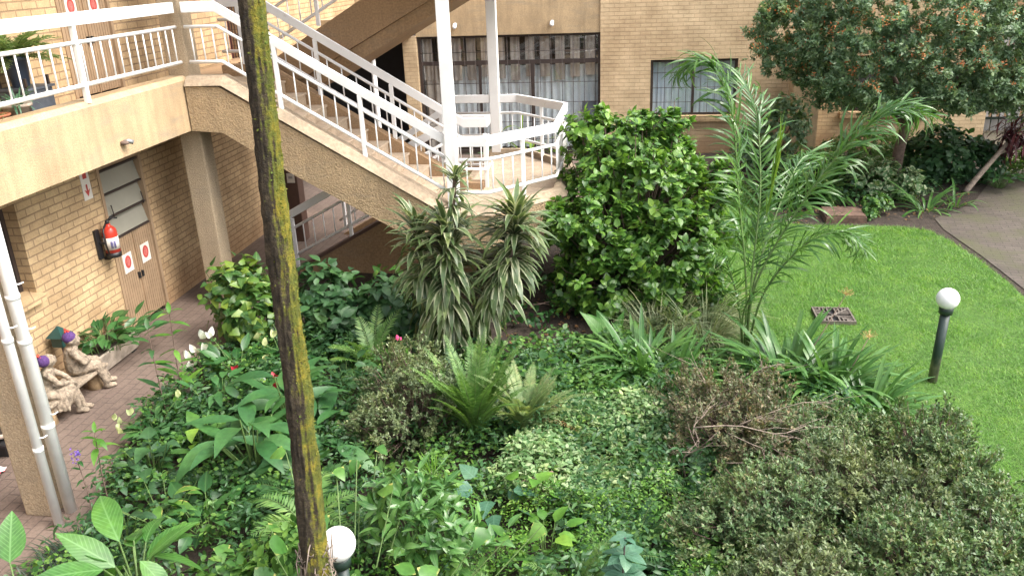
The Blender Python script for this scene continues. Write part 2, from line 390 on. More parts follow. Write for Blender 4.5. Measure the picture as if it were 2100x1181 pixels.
M['drive'] = paver_flat('driveway_pavers', (.092, .074, .060), (.070, .055, .045), (.045, .042, .028), (.065, .066, .028), R(12))
def trunk_mat():
    m, t, b = newmat('mossy_bark')
    bark = ramp(t, noise(t, 22, 6, .75), [(.3, (.022, .018, .014)), (.52, (.075, .057, .034)), (.66, (.15, .115, .07)), (.8, (.12, .12, .06))])
    g = node(t, 'ShaderNodeNewGeometry'); s = node(t, 'ShaderNodeSeparateXYZ'); t.links.new(g.outputs['Normal'], s.inputs[0])
    side = math_(t, 'ADD', math_(t, 'ADD', math_(t, 'MULTIPLY', s.outputs[0], .30), math_(t, 'MULTIPLY', noise(t, 4, 4, .6), .5)), math_(t, 'MULTIPLY', noise(t, 38, 5, .75), .5))
    mossc = ramp(t, noise(t, 7, 6, .75), [(.3, (.06, .09, .012)), (.48, (.17, .19, .02)), (.68, (.46, .36, .03))])
    c = mix(t, ramp(t, side, [(.57, 0.), (.72, .92)]), bark, mossc)
    t.links.new(c, b.inputs['Base Color']); b.inputs['Roughness'].default_value = 1.
    bump(t, b, math_(t, 'ADD', noise(t, 38, 5, .75), noise(t, 110, 4, .7)), 1., .03); return m
M['trunk'] = trunk_mat()
L = {}
L['bush'] = leaf_mat('hibiscus_leaf', [(.035, .10, .02), (.065, .165, .028), (.12, .25, .038), (.20, .36, .06)], .36, .25, 'mid', (.14, .26, .06))
L['croton'] = leaf_mat('broad_leaf', [(.03, .085, .025), (.05, .13, .03), (.11, .21, .035), (.20, .28, .04)], .4, .25, 'mid', (.12, .22, .06))
L['hydrangea'] = leaf_mat('serrated_leaf', [(.022, .072, .026), (.035, .10, .035), (.06, .15, .045)], .5, .22, 'vein', (.06, .14, .05), pscale=.8)
L['dracaena'] = leaf_mat('striped_leaf', [(.07, .12, .045), (.10, .155, .06), (.14, .185, .08)], .40, .22, 'edge', (.58, .60, .40))
L['palm'] = leaf_mat('palm_leaf', [(.045, .12, .03), (.07, .165, .04), (.11, .22, .055)], .26, .25, 'mid', (.10, .2, .06))
L['spear'] = leaf_mat('young_palm_leaf', [(.12, .24, .03), (.19, .31, .045)], .4, .3)
L['agap'] = leaf_mat('strap_leaf', [(.05, .14, .035), (.08, .19, .05), (.13, .26, .07)], .28, .22, 'mid', (.16, .28, .10))
L['grassy'] = leaf_mat('variegated_grass', [(.12, .18, .07), (.20, .25, .12), (.36, .38, .23)], .45, .2)
L['mondo'] = leaf_mat('mondo_grass', [(.010, .028, .014), (.020, .048, .024), (.035, .075, .035)], .42, .15)
L['azalea'] = leaf_mat('azalea_leaf', [(.065, .13, .05), (.11, .19, .075), (.165, .25, .105), (.20, .20, .11)], .45, .15)
L['azalea_green'] = leaf_mat('azalea_green_leaf', [(.055, .115, .040), (.09, .165, .058), (.135, .215, .08), (.17, .18, .08)], .42, .15)
L['azalea_brown'] = leaf_mat('azalea_dry_leaf', [(.07, .115, .04), (.12, .15, .065), (.17, .155, .085), (.23, .18, .115)], .55, .15)
L['azalea_pale'] = leaf_mat('azalea_pale_leaf', [(.075, .12, .05), (.14, .19, .085), (.22, .27, .13)], .45, .18)
L['crown'] = leaf_mat('crown_leaf', [(.08, .155, .075), (.14, .235, .115), (.21, .32, .175), (.28, .38, .23)], .42, .25)
L['orange'] = leaf_mat('orange_flower', [(.68, .20, .07), (.75, .32, .15), (.5, .14, .05)], .6, .2)
L['fern'] = leaf_mat('fern_leaf', [(.09, .20, .045), (.13, .26, .065), (.19, .31, .10)], .5, .3)
L['fern_pale'] = leaf_mat('pale_fern', [(.15, .24, .09), (.21, .30, .12), (.26, .30, .14)], .5, .3)
L['fern_dark'] = leaf_mat('dark_fern', [(.025, .085, .03), (.045, .12, .04), (.07, .16, .05)], .45, .25)
L['cover_pale'] = leaf_mat('pale_cover', [(.07, .17, .05), (.14, .26, .09), (.24, .36, .15), (.38, .46, .25)], .5, .28)
L['cover'] = leaf_mat('mid_cover', [(.03, .095, .022), (.055, .15, .03), (.10, .22, .045), (.16, .30, .06)], .45, .28)
L['cover_bright'] = leaf_mat('bright_cover', [(.06, .17, .025), (.11, .26, .035), (.2, .36, .06)], .45, .32)
L['lily'] = leaf_mat('lily_leaf', [(.018, .075, .02), (.035, .115, .03), (.06, .16, .045)], .33, .2, 'mid', (.07, .17, .05))
L['ginger'] = leaf_mat('ginger_leaf', [(.030, .105, .032), (.05, .15, .045), (.07, .185, .055)], .42, .25, 'vein', (.05, .13, .045), pscale=1.5)
L['dief'] = leaf_mat('veined_leaf', [(.045, .15, .026), (.07, .20, .036), (.10, .25, .05)], .42, .3, 'vein', (.20, .40, .14), pscale=1.2)
L['pothos'] = leaf_mat('yellow_edged_leaf', [(.05, .15, .03), (.09, .22, .04), (.15, .29, .06)], .38, .28, 'rim', (.50, .46, .14))
L['varieg'] = leaf_mat('variegated_leaf', [(.06, .15, .05), (.1, .2, .07)], .45, .25, 'blotch', (.48, .52, .32))
L['bluish'] = leaf_mat('bluish_leaf', [(.045, .13, .075), (.07, .17, .10), (.10, .21, .13)], .4, .2, 'vein', (.13, .25, .17), pscale=.7)
L['cordy'] = leaf_mat('dark_red_leaf', [(.05, .015, .02), (.10, .03, .04), (.16, .05, .06)], .4, .2)
L['cream'] = leaf_mat('yellow_leaf', [(.40, .38, .10), (.48, .45, .2)], .5, .3)
L['white'] = leaf_mat('white_petal', [(.80, .80, .76), (.74, .76, .66)], .5, .2)
L['bud'] = leaf_mat('green_bud', [(.42, .48, .18), (.55, .56, .30)], .5, .2)
L['pink'] = leaf_mat('pink_petal', [(.75, .14, .32), (.62, .08, .24)], .5, .2)
L['redfl'] = leaf_mat('red_petal', [(.42, .03, .05), (.30, .02, .04)], .5, .2)
L['violet'] = leaf_mat('violet_petal', [(.13, .07, .42), (.2, .1, .5)], .5, .2)
L['dryfl'] = leaf_mat('dried_umbel', [(.42, .30, .12), (.50, .38, .18)], .7, .2)
L['dead'] = leaf_mat('dead_leaf', [(.15, .08, .035), (.22, .13, .055), (.10, .055, .025)], .8, .15)
L['grass'] = leaf_mat('lawn_blade', [(.068, .20, .018), (.10, .255, .027), (.14, .30, .038), (.20, .32, .075)], .5, .3)
L['moss'] = leaf_mat('moss_tuft', [(.08, .13, .015), (.13, .18, .02), (.20, .19, .03)], .8, .2)

# ================================================================== GROUND
def sheet(name, poly, z, m):
    mb = MB(); mb.add([(x, y, z) for x, y in poly], [tuple(range(len(poly)))]); return tag(mb.build(name, m), kind='structure')
sheet('ground', [(-60, -20), (60, -20), (60, 80), (-60, 80)], 0, M['soil'])
sheet('walkway', [(-6.36, -6), (-4.5, -6), (-4.5, 5.1), (-4.75, 6.0), (-4.98, 7.0), (-5.0, 11.2), (-2.3, 12.0), (-2.3, 14.0), (-.9, 14.6), (-.9, 19.4), (-12, 19.4), (-12, 14.8), (-6.36, 14.8)], .008, M['walk'])
LAWN = [(1.0, 3.0), (1.0, 12.2), (.9, 17.0), (2.1, 17.2), (2.45, 14.0), (2.9, 13.88), (3.6, 13.86), (4.35, 13.82), (4.7, 13.6), (4.86, 13.1), (4.95, 12.3), (5.02, 11.4), (5.0, 10.6), (4.96, 9), (4.9, 6), (4.9, 3.0)]
sheet('lawn', LAWN, .012, smooth_mat('lawn_thatch', (.06, .13, .018), .95, .25, 30))
sheet('driveway', [(5.12, -6), (14, -6), (14, 22.5), (8.6, 22.5), (7.7, 19.4), (7.0, 17.2), (5.9, 15.2), (5.0, 14.3), (4.95, 13.7), (5.07, 12.4), (5.13, 11.0)], .010, M['drive'])

# ================================================================== LEFT BUILDING
lb = thing('apartment_building', 'yellow brick apartment building on the left with a beige first floor balcony', 'building', (-6.4, 9, 0))
XW = -6.36
def wallX(mb, y0, y1, z0, z1, x0=XW-.3, x1=XW): mb.box(x0, x1, y0, y1, z0, z1)
mb = MB()
for y0, y1, z0, z1 in ((-2, 5.9, 0, 2.66), (5.9, 7.6, 0, 1.12), (5.9, 7.6, 2.13, 2.66), (7.6, 9.02, 0, 2.66), (9.02, 9.97, 2.18, 2.66), (9.97, 14.8, 0, 2.66),
                       (-2, 8.97, 2.96, 6.3), (8.97, 9.97, 5.15, 6.3), (9.97, 13.0, 2.96, 6.3), (13.0, 13.5, 4.3, 6.3), (13.5, 14.8, 2.96, 6.3)):
    wallX(mb, y0, y1, z0, z1)
mb.box(-6.66, -6.36, 14.8, 19.44, 2.96, 6.3); mb.box(-12, -6.66, 14.5, 14.8, 0, 6.3)
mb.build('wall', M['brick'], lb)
mb = MB(); mb.box(-7.2, -5.752, -2, 14.8, 2.66, 2.955)      # slab
mb.box(-6.0, -5.0, 9.9, 9.952, 2.5, 2.9) if False else None
mb.build('floor_slab', M['brown_shaded'], lb)
mb = MB(); mb.prism_y([(-5.75, 2.45), (-5.5, 2.45), (-5.5, 3.06), (-5.56, 3.11), (-5.75, 3.11)], -2, 9.98)
mb.build('balcony_beam', M['plaster'], lb)
mb = MB(); mb.box(-8.5, -5.4, -2, 14.8, 5.62, 5.9); mb.build('upper_slab', M['plaster'], lb)
mb = MB(); mb.box(-5.76, -5.47, 9.983, 10.27, 0, 5.615); mb.build('column', M['column'], lb, bevel=.02)
mb = MB(); mb.box(-5.13, -4.86, 5.34, 5.62, 0, 5.615); mb.build('column', M['column'], lb, bevel=.02)
mb = MB(); mb.box(-5.7, -5.46, 12.80, 13.04, 0, 2.655); mb.build('column', M['post'], lb, bevel=.01)
# walkway roof over the far passage
mb = MB(); mb.box(-12, -5.1, 14.83, 19.45, 2.74, 2.95); mb.prism_y([(-5.35, 2.74), (-5.1, 2.735), (-5.1, 3.45), (-5.35, 3.45)], 14.4, 19.44)
mb.build('walkway_roof', M['plaster'], lb)
# ground floor window (recess)
mb = MB(); mb.box(XW-.25, XW-.2, 5.9, 7.6, 1.12, 2.13); wn = mb.build('window', M['dark'], lb)
mb = MB()
for y0, y1, z0, z1 in ((5.9, 5.95, 1.12, 2.13), (7.55, 7.6, 1.12, 2.13), (5.95, 7.55, 1.12, 1.17), (5.95, 7.55, 2.08, 2.13), (6.72, 6.77, 1.17, 2.08)): mb.box(XW-.198, XW-.15, y0, y1, z0, z1)
mb.build('frame', M['frame'], wn)
mb = MB(); mb.prism_y([(XW-.148, 1.121), (XW-.148, 1.16), (XW+.09, 1.13), (XW+.09, 1.06), (XW+.002, 1.06), (XW+.002, 1.121)], 5.88, 7.62); mb.build('sill', M['brick'], wn)
mb = MB(); mb.box(XW-.25, XW-.2, 13.0, 13.5, 2.96, 4.3); wn = mb.build('window', M['maroon'], lb)
mb = MB()
for k in range(5): mb.tube([(XW-.05, 13.05+k*.1, 2.98), (XW-.05, 13.05+k*.1, 4.29)], .008, 5)
for k in range(5): mb.tube([(XW-.052, 13.0, 3.1+k*.24), (XW-.052, 13.5, 3.1+k*.24)], .007, 5)
mb.build('burglar_bars', M['frame'], wn)
# service-duct doors
def duct_door(z0, y0, y1):
    d = MB()
    mid = (y0+y1)/2; h = 1.22
    n = 18; w = (y1-y0-.1)/n
    for i in range(n):
        a = y0+.05+i*w; d.box(XW-.05, XW-.018, a+.004, a+w-.004, z0+.04, z0+h)
    d.box(XW-.06, XW-.045, y0+.05, y1-.05, z0+.03, z0+h+.01)
    dr = d.build('door', M['door'], lb)
    f = MB()
    for a, b in ((y0, y0+.05), (y1-.05, y1)): f.box(XW-.06, XW+.012, a+.001, b, z0+.0, z0+2.17)
    f.box(XW-.06, XW+.01, y0+.051, y1-.051, z0+2.12, z0+2.17)
    f.box(XW-.0445, XW+.0, mid-.006, mid+.006, z0+.03, z0+h)
    f.build('frame', M['door'], dr)
    l = MB()
    for i in range(3):
        a = z0+h+.03+i*.285
        l.add([(XW-.02, y0+.055, a), (XW-.02, y1-.055, a), (XW-.075, y1-.055, a+.262), (XW-.075, y0+.055, a+.262)], [(0, 1, 2, 3)])
        l.add([(XW-.026, y0+.055, a), (XW-.026, y1-.055, a), (XW-.081, y1-.055, a+.262), (XW-.081, y0+.055, a+.262)], [(3, 2, 1, 0)])
    l.build('louvre', M['louvre'], dr)
    k = MB()
    for i in range(4): k.box(XW-.085, XW-.005, y0+.052, y1-.052, z0+h+.012+i*.285-.011, z0+h+.012+i*.285+.011)
    for a in (y0+.16, y1-.12): k.tube([(XW+.005, a, z0+h+.28), (XW+.015, a, z0+h+.31), (XW+.005, a-.01, z0+h+.44)], .008, 5)
    k.build('louvre_bar', M['frame'], dr)
    for a in (mid-.035, mid+.035): MB().box(XW-.018, XW+.012, a-.014, a+.014, z0+.60, z0+.68).build('handle', M['black'], dr)
    v = MB(); v.box(XW-.3, XW-.1, y0, y1, z0, z0+2.17); v.build('door_recess', M['dark'], dr)
duct_door(.01, 9.02, 9.97); duct_door(2.96, 8.97, 9.97)
# stickers
def notice(y, z, s, label, xo=-.014):
    t = thing('notice', label, 'notice', (XW+xo, y, z), 'round red stamped notices on the duct doors')
    m1 = MB(); m1.box(XW+xo, XW+xo+.003, y-s*.5, y+s*.5, z-s*.62, z+s*.62); m1.build('paper', M['paper'], t)
    m2 = MB(); n = 20
    m2.add([(XW+xo+.0045, y+math.cos(2*math.pi*i/n)*s*.33, z+.01+math.sin(2*math.pi*i/n)*s*.42) for i in range(n)], [tuple(range(n))])
    m2.build('red_disc', M['redink'], t)
    m3 = MB()
    m3.add([(XW+xo+.0056, y+math.cos(2*math.pi*i/n)*s*.2, z+.01+math.sin(2*math.pi*i/n)*s*.27) for i in range(n)], [tuple(range(n))])
    m3.build('mark', M['redmark'], t)
notice(9.29, .88, .20, 'red disc notice on the left leaf of the ground floor duct door')
notice(9.70, .88, .20, 'red disc notice on the right leaf of the ground floor duct door')
notice(9.25, 3.98, .20, 'red disc notice on the left leaf of the first floor door behind the balcony rail')
notice(9.68, 3.98, .20, 'red disc notice on the right leaf of the first floor door behind the balcony rail')
# arrow sign
t = thing('arrow_sign', 'white sign with red arrow pointing down above the fire extinguisher', 'sign', (XW, 8.8, 2.0))
m1 = MB(); m1.box(XW+.002, XW+.008, 8.71, 8.87, 1.85, 2.26); m1.build('panel', M['paper'], t)
m1 = MB(); m1.add([(XW+.011, y, z) for y, z in ((8.775, 2.03), (8.805, 2.03), (8.805, 1.955), (8.845, 1.975), (8.79, 1.885), (8.735, 1.975), (8.775, 1.955))], [tuple(range(7))]); m1.build('arrow', M['redink'], t)
m1 = MB(); m1.box(XW+.009, XW+.011, 8.755, 8.825, 2.10, 2.22); m1.build('symbol', M['redink'], t)
# fire extinguisher
t = thing('fire_extinguisher', 'red fire extinguisher on a black wall bracket beside the tan duct door', 'extinguisher', (-6.22, 8.84, 1.15))
cx, cyy, cz = -6.24, 8.86, 1.12
m1 = MB(); m1.lathe([(.005, .0), (.085, .0), (.085, .30), (.078, .345), (.05, .375), (.03, .385), (.03, .41), (.005, .41)], (cx, cyy, cz), 20); m1.build('body', M['red'], t)
m1 = MB(); m1.lathe([(.084, .0), (.0868, .0), (.0868, .06), (.084, .06)], (cx, cyy, cz), 20)
m1.box(XW, XW+.03, 8.72, 8.80, 1.12, 1.48); m1.box(XW+.03, cx-.02, 8.755, 8.775, 1.30, 1.33); m1.box(XW+.0, cx-.05, cyy-.03, cyy+.03, 1.08, 1.11)
m1.build('bracket', M['black'], t)
m1 = MB()
for z0, z1, mm in ((.10, .25, 'paper'),):
    m1.lathe([(.0852, z0), (.0866, z0), (.0866, z1), (.0852, z1)], (cx, cyy, cz), 20)
lab = m1.build('label', M['paper'], t)
m1 = MB()
for a0 in (-50, -28): 
    for k in range(3):
        a = R(a0+k*6-10); m1.tube([(cx+.0872*math.cos(a), cyy+.0872*math.sin(a), cz+.12), (cx+.0872*math.cos(a), cyy+.0872*math.sin(a), cz+.21)], .004, 4)
m1.build('mark', M['blueink'], lab)
m1 = MB(); m1.lathe([(.02, .405), (.026, .43), (.02, .455), (.005, .456)], (cx, cyy, cz), 12); m1.tube([(cx, cyy, cz+.44), (cx+.05, cyy+.05, cz+.47), (cx+.08, cyy+.09, cz+.455)], .009, 6); m1.tube([(cx, cyy, cz+.45), (cx+.05, cyy+.05, cz+.50)], .008, 6)
m1.build('handle', M['black'], t)
m1 = MB(); m1.tube([(cx, cyy-.03, cz+.43), (cx+.02, cyy-.14, cz+.36), (cx+.03, cyy-.15, cz+.18), (cx+.02, cyy-.11, cz+.06)], .011, 7); m1.build('hose', M['black'], t)
# small security light stub on the beam
t = thing('security_light', 'small metal spout light with rust stain on the balcony beam face', 'light', (-5.5, 8.35, 2.6))
m1 = MB(); m1.lathe([(.005, -.03), (.05, -.03), (.045, .0), (.005, .01)], (-5.47, 8.36, 2.62), 10); m1.build('base', M['bark_twig'], t)
m1 = MB(); m1.tube([(-5.47, 8.36, 2.62), (-5.44, 8.38, 2.62), (-5.40, 8.41, 2.60)], [.018, .024, .026], 10); m1.build('lamp_head', M['steel'], t)

t = thing('notice', 'small white notice on the dark brown column behind the stair', 'notice', (-5.45, 12.79, 1.1))
m1 = MB(); m1.box(-5.63, -5.50, 12.792, 12.798, 1.02, 1.18); m1.build('paper', M['paper'], t)
m1 = MB(); m1.box(-5.60, -5.53, 12.788, 12.7915, 1.09, 1.13); m1.build('mark', M['steel'], t)

# ================================================================== RAILINGS
def railing(name, label, path, posts=(), spacing=.165, mat='white', group='white steel balustrades', bal=True, postw=.05, skip=()):
    path = [Vector(p) for p in path]
    t = thing(name, label, 'railing', tuple(path[0]), group)
    MB().sweep([p+Vector((0, 0, .81)) for p in path], .05, .125).build('top_rail', M[mat], t, bevel=.006)
    MB().tube([p+Vector((0, 0, .585)) for p in path], .021, 8).build('middle_rail', M[mat], t)
    MB().tube([p+Vector((0, 0, .17)) for p in path], .023, 8).build('bottom_rail', M[mat], t)
    for p in posts:
        MB().box(p[0]-postw/2, p[0]+postw/2, p[1]-postw/2, p[1]+postw/2, p[2]-.01, p[2]+.755).build('post', M[mat], t, bevel=.004)
    if bal:
        for a, b in zip(path, path[1:]):
            d = math.hypot((b-a).x, (b-a).y); n = max(1, round(d/spacing))
            for i in range(n):
                q = a.lerp(b, (i+.5)/n)
                if any((Vector(p).xy-q.xy).length < .05 for p in posts): continue
                MB().tube([q+Vector((0, 0, .17)), q+Vector((0, 0, .585))], .0095, 6).build('baluster', M[mat], t)
    return t
railing('balcony_railing', 'white balustrade along the first floor balcony left of the column', [(-5.54, 2.6, 3.1), (-5.54, 9.95, 3.1)], [(-5.54, y, 3.1) for y in (4.1, 6.05, 7.99)])
FY = 9.95
A0, A1, A2 = (-5.42, FY, 3.1), (-5.0, FY, 3.1), (-2.25, FY, 1.45)
lerpA = lambda x: (x, FY, 3.1+(x+5.0)*(1.45-3.1)/2.75)
railing('stair_railing', 'white balustrade on the near side of the descending stair flight', [A0, A1, A2], [lerpA(-4.32), lerpA(-3.31)])
railing('stair_railing', 'beige shaded balustrade on the inner side of the descending stair flight', [(-5.6, 11.2, 3.1), (-5.0, 11.2, 3.1), (-2.3, 11.2, 1.45), (-2.0, 11.2, 1.45), (-2.0, 11.46, 1.45), (-2.5, 11.46, 1.45)], [(-5.3, 11.2, 3.1), (-4.27, 11.2, 2.65), (-3.27, 11.2, 2.04), (-2.02, 11.23, 1.35)], spacing=.19)
LP = [(-2.12, FY), (-1.78, FY), (-1.01, 10.8), (-1.0, 12.38), (-1.84, 13.27), (-2.9, 13.25)]
railing('landing_railing', 'white angular balustrade round the half octagon stair landing', [(x, y, 1.45) for x, y in LP], [(-1.39, 10.375, 1.45), (-1.005, 11.6, 1.45), (-1.41, 12.815, 1.45)])
railing('stair_railing', 'brown shaded balustrade of the lower flight below the stair', [(-5.3, 11.46, -.05), (-2.5, 11.46, 1.42)], [(-4.15, 11.46, .52), (-3.2, 11.46, 1.02), (-5.05, 11.46, .06)])
railing('stair_railing', 'white balustrade on the far side of the lower flight', [(-5.0, 13.3, .06), (-2.9, 13.3, 1.36)], [(-4.9, 13.3, .12), (-4.0, 13.3, .68), (-3.1, 13.3, 1.24)])
railing('stair_railing', 'white balustrade on the upper flight seen above the brown shaded stringer', [(-5.13, 11.5, 3.1), (-2.3, 11.5, 4.66)], [(-4.3, 11.5, 3.56), (-3.2, 11.5, 4.16)])

# ================================================================== STAIRCASE
st = thing('staircase', 'rough beige plaster outdoor staircase with half octagon landing', 'staircase', (-3.5, 11, 0))
kz = lambda x: 3.1+(x+5.0)*(1.45-3.1)/2.75
mb = MB(); mb.prism_y([(-5.48, 3.0), (-5.04, 2.98), (-2.3, 1.36), (-2.3, .98), (-2.45, .98), (-2.87, 1.12), (-4.2, 1.87), (-5.08, 2.42), (-5.48, 2.45)], 9.82, 10.02)
mb.build('stringer', M['roughcast'], st)
# coping: light sloped top
def coping(pts, yo, yi):
    c = MB(); vs = []
    for x, z in pts: vs += [(x, yo, z-.10), (x, yo+.10, z+.004), (x, yi, z+.01), (x, yi, z-.14)]
    n = len(pts)
    c.add(vs, [(i*4+j, i*4+(j+1) % 4, i*4+4+(j+1) % 4, i*4+4+j) for i in range(n-1) for j in range(4)]+[(3, 2, 1, 0), (n*4-4, n*4-3, n*4-2, n*4-1)]); return c
coping([(-5.48, 3.1), (-5.0, 3.1), (-2.25, 1.45), (-2.2, 1.44)], 9.80, 10.05).build('coping', M['cement'], st)
mb = MB(); mb.prism_y([(-5.6, 3.1), (-5.0, 3.1), (-2.25, 1.45), (-2.05, 1.45), (-2.05, .98), (-2.45, .98), (-4.2, 1.87), (-5.08, 2.42), (-5.6, 2.45)], 11.10, 11.27)
mb.build('stringer', M['brown_shaded'], st)
n = 10; run = 2.75/n; rise = (2.95-1.28)/n
for i in range(n-1):
    x0 = -5.0+i*run; z = 3.05-(i+1)*rise
    mb = MB(); mb.prism_y([(x0, z), (x0+run+.02, z), (x0+run+.02, z-.03), (x0+run, z-.03), (x0+run, z-rise-.12), (x0, z-.12)], 10.053, 11.095)
    mb.build('step', M['tread'], st, bevel=.006)
mb = MB(); mb.box(-6.355, -5.0, 9.985, 13.3, 2.66, 2.95)
mb.build('upper_landing', M['tread'], st) if False else mb.build('floor_slab', M['cement'], st)
# mid landing
def octo(o=0.): return [(-2.3, 9.85-o), (-1.72-o*.4, 9.85-o), (-.90+o, 10.76-o*.4), (-.89+o, 12.42+o*.4), (-1.78-o*.4, 13.38+o), (-2.3, 13.38+o)]
mb = MB(); mb.prism_z(octo(-.02), .96, 1.36); mb.build('landing_slab', M['tread'], st)
def ringband(o0, i0, z0, o1, i1, z1, name, m):
    A, B, C_, D = octo(o0), octo(i0), octo(o1), octo(i1); c = MB(); k = len(A)
    vs = [(x, y, z0) for x, y in A]+[(x, y, z0) for x, y in B]+[(x, y, z1) for x, y in C_]+[(x, y, z1) for x, y in D]
    fs = []
    for i in range(k-1):
        fs += [(i, i+1, 2*k+i+1, 2*k+i), (k+i+1, k+i, 3*k+i, 3*k+i+1), (2*k+i, 2*k+i+1, 3*k+i+1, 3*k+i), (i+1, i, k+i, k+i+1)]
    fs += [(0, 2*k, 3*k, k), (k-1, 2*k-1, 4*k-1, 3*k-1)]
    c.add(vs, fs); return c.build(name, m, st)
ringband(0.02, -.14, .92, .02, -.14, 1.36, 'landing_kerb', M['roughcast'])
ringband(0.03, -.16, 1.363, -.07, -.15, 1.46, 'coping', M['cement'])
# lower flight: solid, from landing back down to the left
mb = MB(); mb.prism_y([(-5.1, .0), (-2.3, 0.0), (-2.3, 1.42), (-2.5, 1.42)], 11.36, 11.56); mb.build('stringer', M['brown_shaded'], st)
mb = MB(); mb.prism_y([(-5.12, .01), (-5.06, .0), (-2.5, 1.421), (-2.52, 1.47)], 11.34, 11.58); mb.build('coping', M['post'], st)
for i in range(7):
    z = 1.28-(i+1)*.16; x1 = -2.3-i*.29
    mb = MB(); mb.box(x1-.30, x1, 11.585, 13.2, max(0.0, z-.3), z); mb.build('step', M['tread'], st, bevel=.006)
mb = MB(); mb.prism_y([(-4.95, .0), (-2.3, 0.0), (-2.3, 1.42)], 13.2, 13.38); mb.build('stringer', M['brown_shaded'], st)
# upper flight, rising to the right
mb = MB(); mb.prism_y([(-5.5, 3.1), (-5.0, 3.12), (-2.3, 4.62), (-2.3, 4.05), (-4.6, 2.86), (-5.5, 2.66)], 11.40, 11.58); mb.build('stringer', M['brown_shaded'], st)  # browner than the near stringer, its shade is part of the colour
mb = MB(); mb.prism_y([(-5.0, 2.80), (-4.6, 2.85), (-2.3, 4.05), (-2.3, 3.86), (-4.6, 2.64)], 11.46, 13.3); mb.build('flight_slab', M['brown_shaded'], st)
mb = MB(); mb.prism_y([(-5.0, 3.12), (-2.3, 4.62), (-2.3, 4.06), (-5.0, 2.82)], 13.2, 13.38); mb.build('stringer', M['brown_shaded'], st)
mb = MB(); mb.prism_z(octo(-.02), 4.30, 4.62); mb.build('landing_slab', M['brown_shaded'], st)
mb = MB(); mb.prism_y([(-2.3, 4.30), (-2.3, 4.62), (-5.0, 6.2), (-5.0, 5.6)], 9.84, 11.27); mb.build('flight_slab', M['brown_shaded'], st)  # unseen flight above the view, added to shade the flight and rails below
for x, y, z0, wd in ((-2.21, 9.93, .95, .135), (-2.2, 13.3, 1.30, .15)):
    mb = MB(); mb.box(x-wd/2, x+wd/2, y-wd/2, y+wd/2, z0, 5.6); mb.build('post', M['white'], st, bevel=.006)

# ================================================================== BACK BUILDING
bb = thing('apartment_building', 'yellow brick apartment building across the back with a curtained sliding door', 'building', (1, 19.5, 0))
YB = 19.45
mb = MB()
for x0, x1, z0, z1 in ((-.78, .34, 0, 6.5), (.34, 2.24, 0, .86), (.34, 2.24, 2.10, 6.5), (2.24, 4.5, 0, 6.5), (4.5, 6.3, 0, .9), (4.5, 6.3, 2.1, 6.5), (6.3, 7.52, 0, 6.5)):
    mb.box(x0, x1, YB, YB+.3, z0, z1)
mb.box(7.22, 7.52, YB+.3, 26, 0, 6.5)
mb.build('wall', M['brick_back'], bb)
MB().box(-5.32, -5.0, YB, YB+.3, 0, 2.735).build('brick_pier', M['brick_back'], bb)
mb = MB(); mb.box(-5.0, -.782, YB+.04, YB+.3, 2.72, 6.5); mb.box(-8.5, -5.0, YB+.05, YB+.3, 3.46, 6.5); mb.build('plaster_band', M['plaster'], bb)
mb = MB(); mb.box(-8.5, -5.32, YB+1.8, YB+1.9, 0, 2.9); mb.box(-5.30, -5.22, YB+.3, YB+1.8, 0, 2.74); mb.box(-8.5, -5.3, YB+.0, YB+1.8, 2.735, 2.9); mb.build('passage', M['black'], bb)  # walls in flat black: the passage's shade is put into the colour
mb = MB(); mb.box(3.36, 3.92, YB-.55, YB-.01, 0, 2.3); mb.build('pier', M['plaster'], bb)
# sliding door
mb = MB(); mb.box(-5.0, -.78, YB+.20, YB+.215, .05, 2.72); wd = mb.build('sliding_door', smooth_mat('window_glass', (.05, .055, .06), .06), bb)
COLS = {}
def pane_glass():
    m, t, b = newmat('clear_glass'); tr = t.nodes.new('ShaderNodeBsdfTransparent'); gl = node(t, 'ShaderNodeBsdfGlossy', Roughness=.02)
    tr.inputs[0].default_value = (.95, .97, .97, 1); fr = node(t, 'ShaderNodeLayerWeight', Blend=.25)
    ms = node(t, 'ShaderNodeMixShader'); t.links.new(math_(t, 'ADD', math_(t, 'MULTIPLY', math_(t, 'POWER', fr.outputs['Facing'], 3.), .6), .07), ms.inputs[0]); t.links.new(tr.outputs[0], ms.inputs[1]); t.links.new(gl.outputs[0], ms.inputs[2])
    t.links.new(ms.outputs[0], t.nodes['Material Output'].inputs[0]); return m
M['pane'] = pane_glass()
bpy.data.objects.remove(wd)
mb = MB(); mb.box(-4.98, -.8, YB+.205, YB+.21, .05, 2.7); wd = mb.build('sliding_door', M['pane'], bb)
mb = MB()
for x0, x1, z0, z1 in ((-5.0, -4.94, .0, 2.72), (-.84, -.78, 0, 2.72), (-4.94, -.84, 2.66, 2.72), (-4.94, -.84, 2.06, 2.15), (-2.38, -2.30, .05, 2.06), (-4.94, -.84, .0, .08), (-3.6, -3.54, .08, 2.06)):
    mb.box(x0, x1, YB+.14, YB+.2, z0, z1)
mb.build('frame', M['frame'], wd)
mb = MB()
for k in range(17): x = -4.9+k*.25; mb.tube([(x, YB+.08, .05), (x, YB+.08, 2.7)], .007, 5)
for z in (.35, .75, 1.2, 1.65, 2.35): mb.tube([(-4.98, YB+.079, z), (-.8, YB+.079, z)], .007, 5)
mb.build('burglar_bars', M['frame'], wd)
